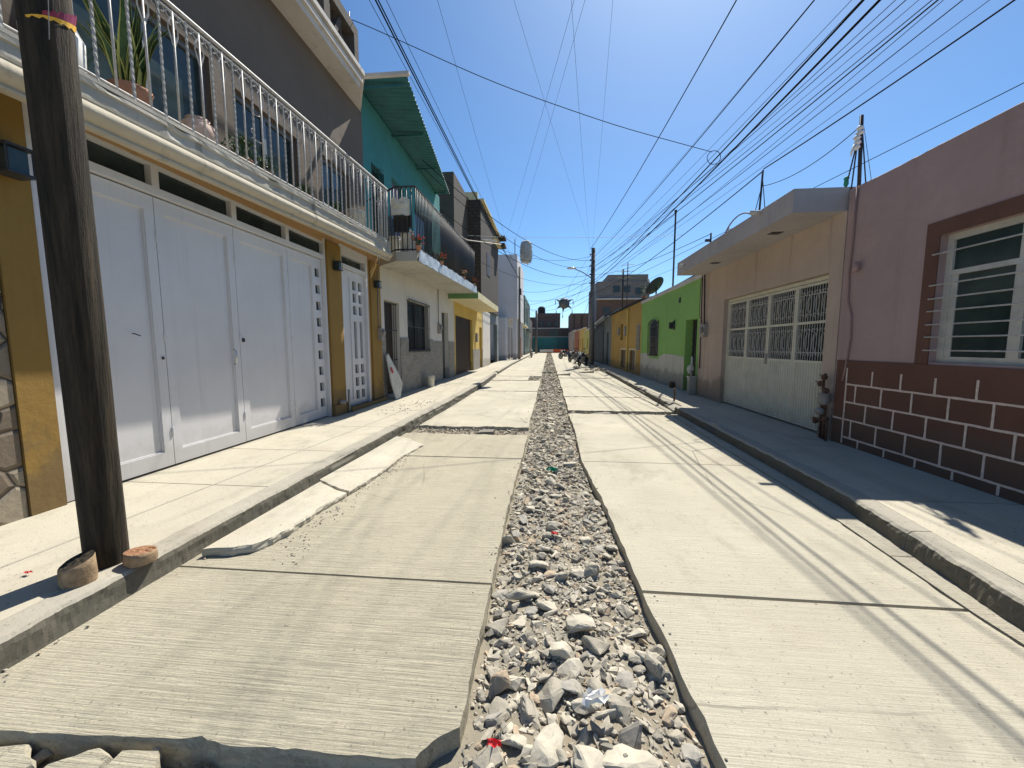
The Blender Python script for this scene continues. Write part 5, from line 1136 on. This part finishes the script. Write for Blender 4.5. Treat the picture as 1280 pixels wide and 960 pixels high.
def cat_pts(a, c, sag, n=22): a, c = Vector(a), Vector(c); return [tuple(a.lerp(c, i/n)-Vector((0,0,sag*4*(i/n)*(1-i/n)))) for i in range(n+1)]
GW = 'overhead cables strung along and across the street'
def wire(a, c, sag, r, label='thin black overhead cable running along the right side of the sky to the concrete pole', mat='cable', name='overhead_cable', group=GW, n=24):
    O(name, MB().tube(cat_pts(a, c, sag, n), r, 5), M[mat], label=label, cat='cable', group=group)
def ext(p, q, f):   # extend segment p->q beyond q by factor
    p, q = Vector(p), Vector(q); return tuple(p+(q-p)*f)
TOP = (PX_-.2, PY_)
Rw = [((3.86,9.72,9.0),8.4,.014,'single cable nearest the sun, leftmost of those fanning out to the upper right'),
      ((3.96,7.24,7.0),7.6,.011,'single cable second from the left among those fanning to the upper right'),
      ((3.02,4.80,5.12),6.0,.012,'thick twisted cable of the crossing pair at upper right'),
      ((3.14,4.78,5.08),5.8,.014,'thickest cable bundle, crossed by the cable with a loop at upper right'),
      ((5.54,7.63,7.2),7.2,.008,None),((5.73,7.4,7.0),7.0,.008,None),((5.60,7.14,6.8),6.6,.012,None),((5.73,6.9,6.6),6.0,.008,None),((5.1,7.0,6.9),6.9,.006,None),((4.6,7.0,6.9),6.6,.006,None),((5.0,6.9,6.2),5.6,.005,None),((4.9,7.3,7.4),7.3,.005,None),((5.9,7.2,7.3),7.0,.005,None),((6.1,7.0,6.6),5.9,.005,None),((4.4,8.1,7.6),7.8,.004,None)]
for q, z0, r_, lab in Rw:
    a = (TOP[0], TOP[1], z0); wire(a, ext(a, (q[0], q[1], q[2]+.12), 1.45), .45, r_, lab or 'thin black overhead cable in the bunch running from the concrete pole to the upper right')
a = (TOP[0],TOP[1],5.2); wire(a, (4.12,8.43,4.88), .35, .011, 'sagging cable from the concrete pole to the braced post on the grey canopy')
wire((4.13,8.42,4.92), (6.6,2.0,6.3), .12, .011, 'cable rising from the braced canopy post towards the top right corner')
wire((4.12,8.42,4.6), (4.12,5.95,4.42), .14, .006, 'short slack cable between the braced canopy post and the rag-wrapped post')
wire((TOP[0],TOP[1],6.6), (4.18,11,4.4), .3, .008, 'cable from the concrete pole to the short black post on the canopy roof')
wire((TOP[0],TOP[1],6.8), (4.2,14.1,5.9), .2, .007, 'cable from the concrete pole to the tall thin mast on the green house')
wire((TOP[0],TOP[1],5.0), ext((TOP[0],TOP[1],5.0), (7.5,8.0,6.0), 2.2), .3, .008, 'thin black overhead cable in the bunch running from the concrete pole to the upper right')
wire((TOP[0],TOP[1],4.6), ext((TOP[0],TOP[1],4.6), (7.8,9.0,5.6), 2.2), .3, .006, 'thin black overhead cable in the bunch running from the concrete pole to the upper right')
# cable crossing the street with a coil of spare cable
cr = [(-4.5,8.62,8.45),(-3.98,8.53,8.2),(-1.16,8.79,7.0),(1.5,9.6,6.45),(3.92,10.48,6.2)]
b = MB(); pts = []
for i in range(len(cr)-1):
    for k in range(8): pts.append(tuple(Vector(cr[i]).lerp(Vector(cr[i+1]), k/8)))
sm = [Vector(p) for p in pts+[cr[-1]]]
for _ in range(6): sm = [sm[0]]+[(sm[i-1]+sm[i]*2+sm[i+1])/4 for i in range(1, len(sm)-1)]+[sm[-1]]
b.tube(sm, .008, 5); O('crossing_cable', b, M['cable'], label='cable crossing the whole street from the upper left roof to the thick bundle at right', cat='cable', group=GW)
b = MB(); b.tube([(3.98+.16*math.cos(a), 10.5, 6.08+.16*math.sin(a)) for a in [k*.45 for k in range(15)]], .008, 5); O('cable_coil', b, M['cable'], label='small loop of spare cable hanging where the crossing cable meets the thick bundle', cat='cable coil')
# left lines
for dx, dz, r_ in ((0,0,.016),(.10,-.10,.013)): wire((-3.34+dx,-6,8.05+dz), (-2.95+dx,38.6,7.95+dz), .25, r_, 'black cable of the close double line passing in front of the teal awning')
for (a, c, s_, r_) in (((-3.7,-5,8.3),(-2.9,38.6,8.3),.3,.006),((-3.5,-5,8.7),(-2.9,38.6,8.6),.3,.006),((-1.9,-3,8.6),(-2.9,38.6,7.6),.4,.0035),((-1.0,-3,8.9),(2.9,29.3,7.9),.4,.0035),((2.3,-2,8.2),(-3.6,30,8.5),.3,.0035),((.3,-2,9.2),(3.0,29.3,8.1),.3,.003),((2.2,0,9),(-3.4,34,8.7),.2,.0035),((-2.4,0,9),(3.0,29.3,8.2),.2,.003)):
    wire(a, c, s_, r_, 'very thin faint cable running high across the bright middle of the sky')
for (a, c, s_, r_) in (((-4.0,12.6,7.3),(2.95,29.3,7.6),.9,.012),((-4.0,12.8,7.1),(2.95,29.3,7.2),1.1,.010),((-4.1,15,6.6),(2.95,29.3,6.6),1.0,.012),((-4.1,24,6.5),(2.95,29.3,6.0),.6,.010),((-4.1,20,7.0),(2.95,29.3,7.9),.7,.009)):
    wire(a, c, s_, r_, 'sagging cable from the left house fronts across to the concrete pole')
for (a, c, s_) in (((-3.1,38.6,6.8),(2.95,29.3,6.4),.5),((-3.1,38.4,6.0),(2.95,29.3,5.6),.5),((-3.5,50,6.6),(2.95,29.3,6.2),.5),((-3.5,58,7.0),(2.95,29.3,5.2),.8),((-3.5,66,7.5),(2.95,29.3,5.8),.6),((-2.9,38.6,7.0),(-2.35,74,7.6),.6),((-2.9,38.6,6.4),(-2.35,74,7.0),.7),((2.95,29.3,7.3),(4.2,83,9),.6),((2.95,29.3,5.0),(4.3,62,4.2),.4),((2.95,29.3,4.7),(4.2,46,3.8),.3),((2.95,29.3,4.9),(-2.4,74,6.6),.5),((2.95,29.3,6.9),(7.4,60,9.8),.4)):
    wire(a, c, s_, .012, 'dark service cable in the tangle fanning out from the concrete pole over the far street')
wire((-4.1,20.0,7.0), (4.2,13.3,5.0), .10, .006, 'pale taut rope stretched across the street that holds the white hanging piñata', 'rope', 'party_rope')

# hanging party figures
t = T('hanging_pinata', 'pale grey barrel-shaped piñata hanging from the pale rope over the street', 'piñata', (-1.15,17.55,6.1))
c0 = Vector((-1.02,17.5,5.55)); b = MB(); b.lathe(c0, [(.10,-.48),(.20,-.44),(.25,-.28),(.255,.25),(.2,.40),(.14,.46)], 12); 
O('body', b, M['lantern'], t)
b = MB(); r_ = random.Random(9)
for k in range(160):
    a = r_.uniform(0, 6.28); z_ = r_.uniform(-.46,.42); rr = .262 if abs(z_) < .3 else .22; p = c0+Vector((rr*math.cos(a), rr*math.sin(a), z_)); tn = Vector((-math.sin(a), math.cos(a), 0)); o_ = Vector((math.cos(a), math.sin(a), 0))
    b.add([p-tn*.03, p+tn*.03, p+tn*.03+o_*.02-Vector((0,0,.05)), p-tn*.03+o_*.02-Vector((0,0,.05))], [(0,1,2,3)])
O('paper_fringe', b, M['lantern'], t)
O('string', MB().tube([tuple(c0+Vector((0,0,.46))), (-1.05,17.55,6.2)], .006, 4), M['rope'], t)
t = T('star_pinata', 'silver grey star-shaped piñata with tassels hanging over the far street', 'piñata', (.95,25,4.6))
c0 = Vector((.93,25,4.12)); b = MB(); n = 14
for j in range(9):
    for k in range(n): ph = PI*j/8; r_ = .34; b.v.append(tuple(c0+Vector((r_*math.sin(ph)*math.cos(2*PI*k/n), r_*.8*math.sin(ph)*math.sin(2*PI*k/n), r_*math.cos(ph)))))
for j in range(8):
    for k in range(n): b.f.append([j*n+k, (j+1)*n+k, (j+1)*n+(k+1) % n, j*n+(k+1) % n]); b.m.append(0); b.sm.append(False)
O('body', b, M['foil'], t)
for ang in (25, 155, 215, 262, 325):
    a = rad(ang); d = Vector((math.cos(a), -.15, math.sin(a))); cn_ = MB().tube([tuple(c0+d*.2), tuple(c0+d*.56)], [.11,.015], 9, smooth=False)
    cn = O('cone_point', cn_, M['foil'], t); b = MB(); tip = c0+d*.60
    for k in range(7): b.tube([tuple(tip), tuple(tip+Vector((.02*math.cos(k), .03*math.sin(k), -.28-.03*(k % 3))))], .008, 4)
    O('tassel', b, M['foil'] , cn)
O('string', MB().tube([(1.0,25,4.4),(1.25,25.4,5.2),(2.9,29.25,8.0)], .008, 4), M['cable'], t)

# ------------------------------------------------------------------ motorcycles
def motorcycle(label, group, paint='motopaint'):
    t = T('motorcycle', label, 'motorcycle', (0,0,0), group)     # built at the origin, front towards -Y
    for yc in (-.64, .64):
        w = MB(); w.lathe((0,yc,.30), [(.235,-.045),(.29,-.04),(.305,0),(.29,.04),(.235,.045)], 24, axis='x'); wl = O('wheel', w, M['rubber'], t)
        h = MB(); h.lathe((0,yc,.30), [(.04,-.06),(.05,0),(.04,.06)], 10, axis='x'); h.lathe((0,yc,.30), [(.17,-.05),(.235,-.05),(.235,.05),(.17,.05)], 20, axis='x')
        for k in range(8): a = k*PI/4; h.tube([(0,yc,.30),(0,yc+.2*math.cos(a),.30+.2*math.sin(a))], .008, 4)
        O('rim', h, M['chrome'], wl)
    O('fork', MB().tube([(-.09,-.64,.30),(-.09,-.42,.98)], .025, 7).tube([(.09,-.64,.30),(.09,-.42,.98)], .025, 7), M['chrome'], t)
    O('handlebar', MB().tube([(-.36,-.30,1.06),(-.2,-.40,1.04),(0,-.43,1.0),(.2,-.40,1.04),(.36,-.30,1.06)], .016, 6).tube([(-.2,-.40,1.04),(-.30,-.44,1.24)], .007, 4).tube([(.2,-.40,1.04),(.30,-.44,1.24)], .007, 4).lathe((-.30,-.44,1.26), [(.02,-.01),(.055,0),(.02,.01)], 8, axis='y').lathe((.30,-.44,1.26), [(.02,-.01),(.055,0),(.02,.01)], 8, axis='y'), M['dark_iron'], t)
    O('headlight', MB().lathe((0,-.52,.90), [(.09,-.06),(.10,0),(.06,.10),(.02,.12)], 14, axis='y'), M['lens'], t)
    O('fender', MB().tube([(0,-.64+.33*math.cos(a),.30+.33*math.sin(a)) for a in [.4+k*.25 for k in range(9)]], .05, 6).tube([(0,.64+.33*math.cos(a),.30+.33*math.sin(a)) for a in [.3+k*.25 for k in range(9)]], .05, 6), M[paint], t)
    O('tank', MB().tube([(0,-.36,.80),(0,-.26,.86),(0,-.05,.86),(0,.08,.78)], [.05,.14,.14,.06], 12), M[paint], t)
    O('seat', MB().tube([(0,.02,.78),(0,.2,.80),(0,.5,.84),(0,.72,.88)], [.07,.11,.11,.05], 10).warp(lambda x, y, z: (x, y, .8+(z-.8)*.6)), M['rubber'], t)
    O('engine', MB().box(-.13,.13,-.22,.14,.26,.52).lathe((0,-.12,.52), [(.10,0),(.12,.05),(.10,.1),(.12,.15),(.09,.2)], 12), M['plasticgrey'], t)
    O('frame', MB().tube([(0,-.42,.95),(0,-.34,.4),(0,-.1,.24),(0,.3,.3),(0,.45,.75)], .025, 6).tube([(0,-.42,.9),(0,.1,.74),(0,.75,.78)], .025, 6).tube([(-.1,.64,.3),(-.1,.5,.76)], .022, 6).tube([(.1,.64,.3),(.1,.5,.76)], .022, 6), M['dark_iron'], t)
    O('exhaust', MB().tube([(.12,-.12,.34),(.15,.1,.24),(.16,.3,.26),(.17,.85,.36)], [.02,.02,.045,.05], 8), M['chrome'], t)
    O('tail_light', MB().box(-.06,.06,.80,.86,.80,.88), M['redplastic'], t)
    return t
gm = 'motorcycles parked along the kerbs'
m0 = motorcycle('nearest black motorcycle parked against the right kerb before the yellow houses', gm); m0.location = (2.55,29.6,0); m0.rotation_euler = (0,.0,rad(-28))
for (x, y, a, lab) in ((2.4,33,14,'second black motorcycle parked just behind the nearest one on the right'),(2.3,36.5,-35,'black motorcycle, third along the right kerb'),(1.9,45,-60,'small distant black motorcycle furthest along the right side'),(-2.2,50,8,'lone black motorcycle by the left kerb far down the street')):
    c = copy_tree(m0); c.location = (x, y, 0); c.rotation_euler = (0, 0, rad(a)); c['label'] = lab
# rubble heap at right kerb near the motorcycles
def heap(name, x, y, label, seed, n=34, w=.8):
    r = random.Random(seed); b = MB()
    for k in range(n):
        vs, fs = small_shapes[r.randrange(14)]; s = r.uniform(.05,.16); q = Vector((x+r.gauss(0,w*.4), y+r.gauss(0,w*.6), s*.4+r.uniform(0,.08))); rot = Matrix.Rotation(r.uniform(0,6.28), 3, 'Z') @ Matrix.Rotation(r.uniform(-.8,.8), 3, 'X')
        b.add([rot @ Vector((v.x*s*1.3, v.y*s, v.z*s*.7))+q for v in vs], fs)
    O(name, b, STONE[1], label=label, cat='rubble heap', kind='stuff')
heap('rubble_heap', 2.75, 23.6, 'heap of pale broken concrete by the right kerb in front of the motorcycles', 3)
heap('rubble_heap', 2.3, 26.0, 'scattered pale concrete lumps just behind the first heap at right', 5, 18, 1.0)
r_ = random.Random(8)
for i, (x, y, s_, lab) in enumerate(((.75,20.2,.35,'flat grey slab fragment lying across the right trench edge far ahead'),(2.1,22.2,.4,'tilted pale slab fragment beside the right kerb before the rubble heap'),(1.2,8.85,.20,'dark flat fragment in the cross gap of the right slabs'),(-1.1,6.8,.16,'dark hollow fragment in the cross gap of the left slabs'))):
    b = MB(); pts = jag((x-s_,y-s_*.6),(x+s_,y-s_*.7),.04,.08,i)+jag((x+s_,y-s_*.7),(x+s_*.8,y+s_*.5),.04,.08,i)+jag((x+s_*.8,y+s_*.5),(x-s_*.8,y+s_*.7),.04,.08,i)+jag((x-s_*.8,y+s_*.7),(x-s_,y-s_*.6),.04,.08,i)
    z0 = .005 if y > 18 else -.08; b.rprism(pts, z0, lambda a, c: z0+.07+.1*(a-x)); O('slab_fragment', b, M['slabR'] if i < 2 else STONE[3], label=lab, cat='slab fragment')

# ------------------------------------------------------------------ light, sky, camera
AZ, EL = rad(20), rad(54)
sun_dir = Vector((math.sin(AZ)*math.cos(EL), math.cos(AZ)*math.cos(EL), math.sin(EL)))
L = bpy.data.lights.new('sun', 'SUN'); L.energy = 4.8; L.angle = rad(.53); L.color = (1, .945, .84)
lo = bpy.data.objects.new('sun', L); C.objects.link(lo); lo.rotation_euler = sun_dir.to_track_quat('Z', 'Y').to_euler()
w = bpy.data.worlds.new('World'); bpy.context.scene.world = w; w.use_nodes = True; nt = w.node_tree; bg = nt.nodes['Background']
sky = nt.nodes.new('ShaderNodeTexSky'); sky.sky_type = 'NISHITA'; sky.sun_disc = False; sky.sun_elevation = EL; sky.sun_rotation = AZ
sky.altitude = 1800; sky.air_density = 1.0; sky.dust_density = 2.4; sky.ozone_density = 1.6
hs = nt.nodes.new('ShaderNodeHueSaturation'); hs.inputs['Saturation'].default_value = 1.2; nt.links.new(sky.outputs[0], hs.inputs['Color']); tm = nt.nodes.new('ShaderNodeMix'); tm.data_type = 'RGBA'; tm.blend_type = 'MULTIPLY'; tm.inputs[0].default_value = 1; tm.inputs[7].default_value = (.84, 1.03, 1.10, 1); nt.links.new(hs.outputs[0], tm.inputs[6]); nt.links.new(tm.outputs[2], bg.inputs[0]); bg.inputs[1].default_value = .085
cam = bpy.data.cameras.new('camera'); co = bpy.data.objects.new('camera', cam); C.objects.link(co); bpy.context.scene.camera = co
cam.sensor_width = 36; cam.lens = 490/1280*36; cam.clip_start = .05; cam.clip_end = 3000
yaw, pit = rad(5.3377), rad(5.5948)
f = Vector((-math.sin(yaw)*math.cos(pit), math.cos(yaw)*math.cos(pit), -math.sin(pit)))
co.location = (0, 0, 1.5); co.rotation_euler = f.to_track_quat('-Z', 'Y').to_euler()
sc = bpy.context.scene
sc.view_settings.view_transform = 'Standard'; sc.view_settings.look = 'None'; sc.view_settings.gamma = 1; sc.view_settings.use_curve_mapping = False
sc.view_settings.exposure = .70
sc.cycles.max_bounces = 8; sc.cycles.diffuse_bounces = 4
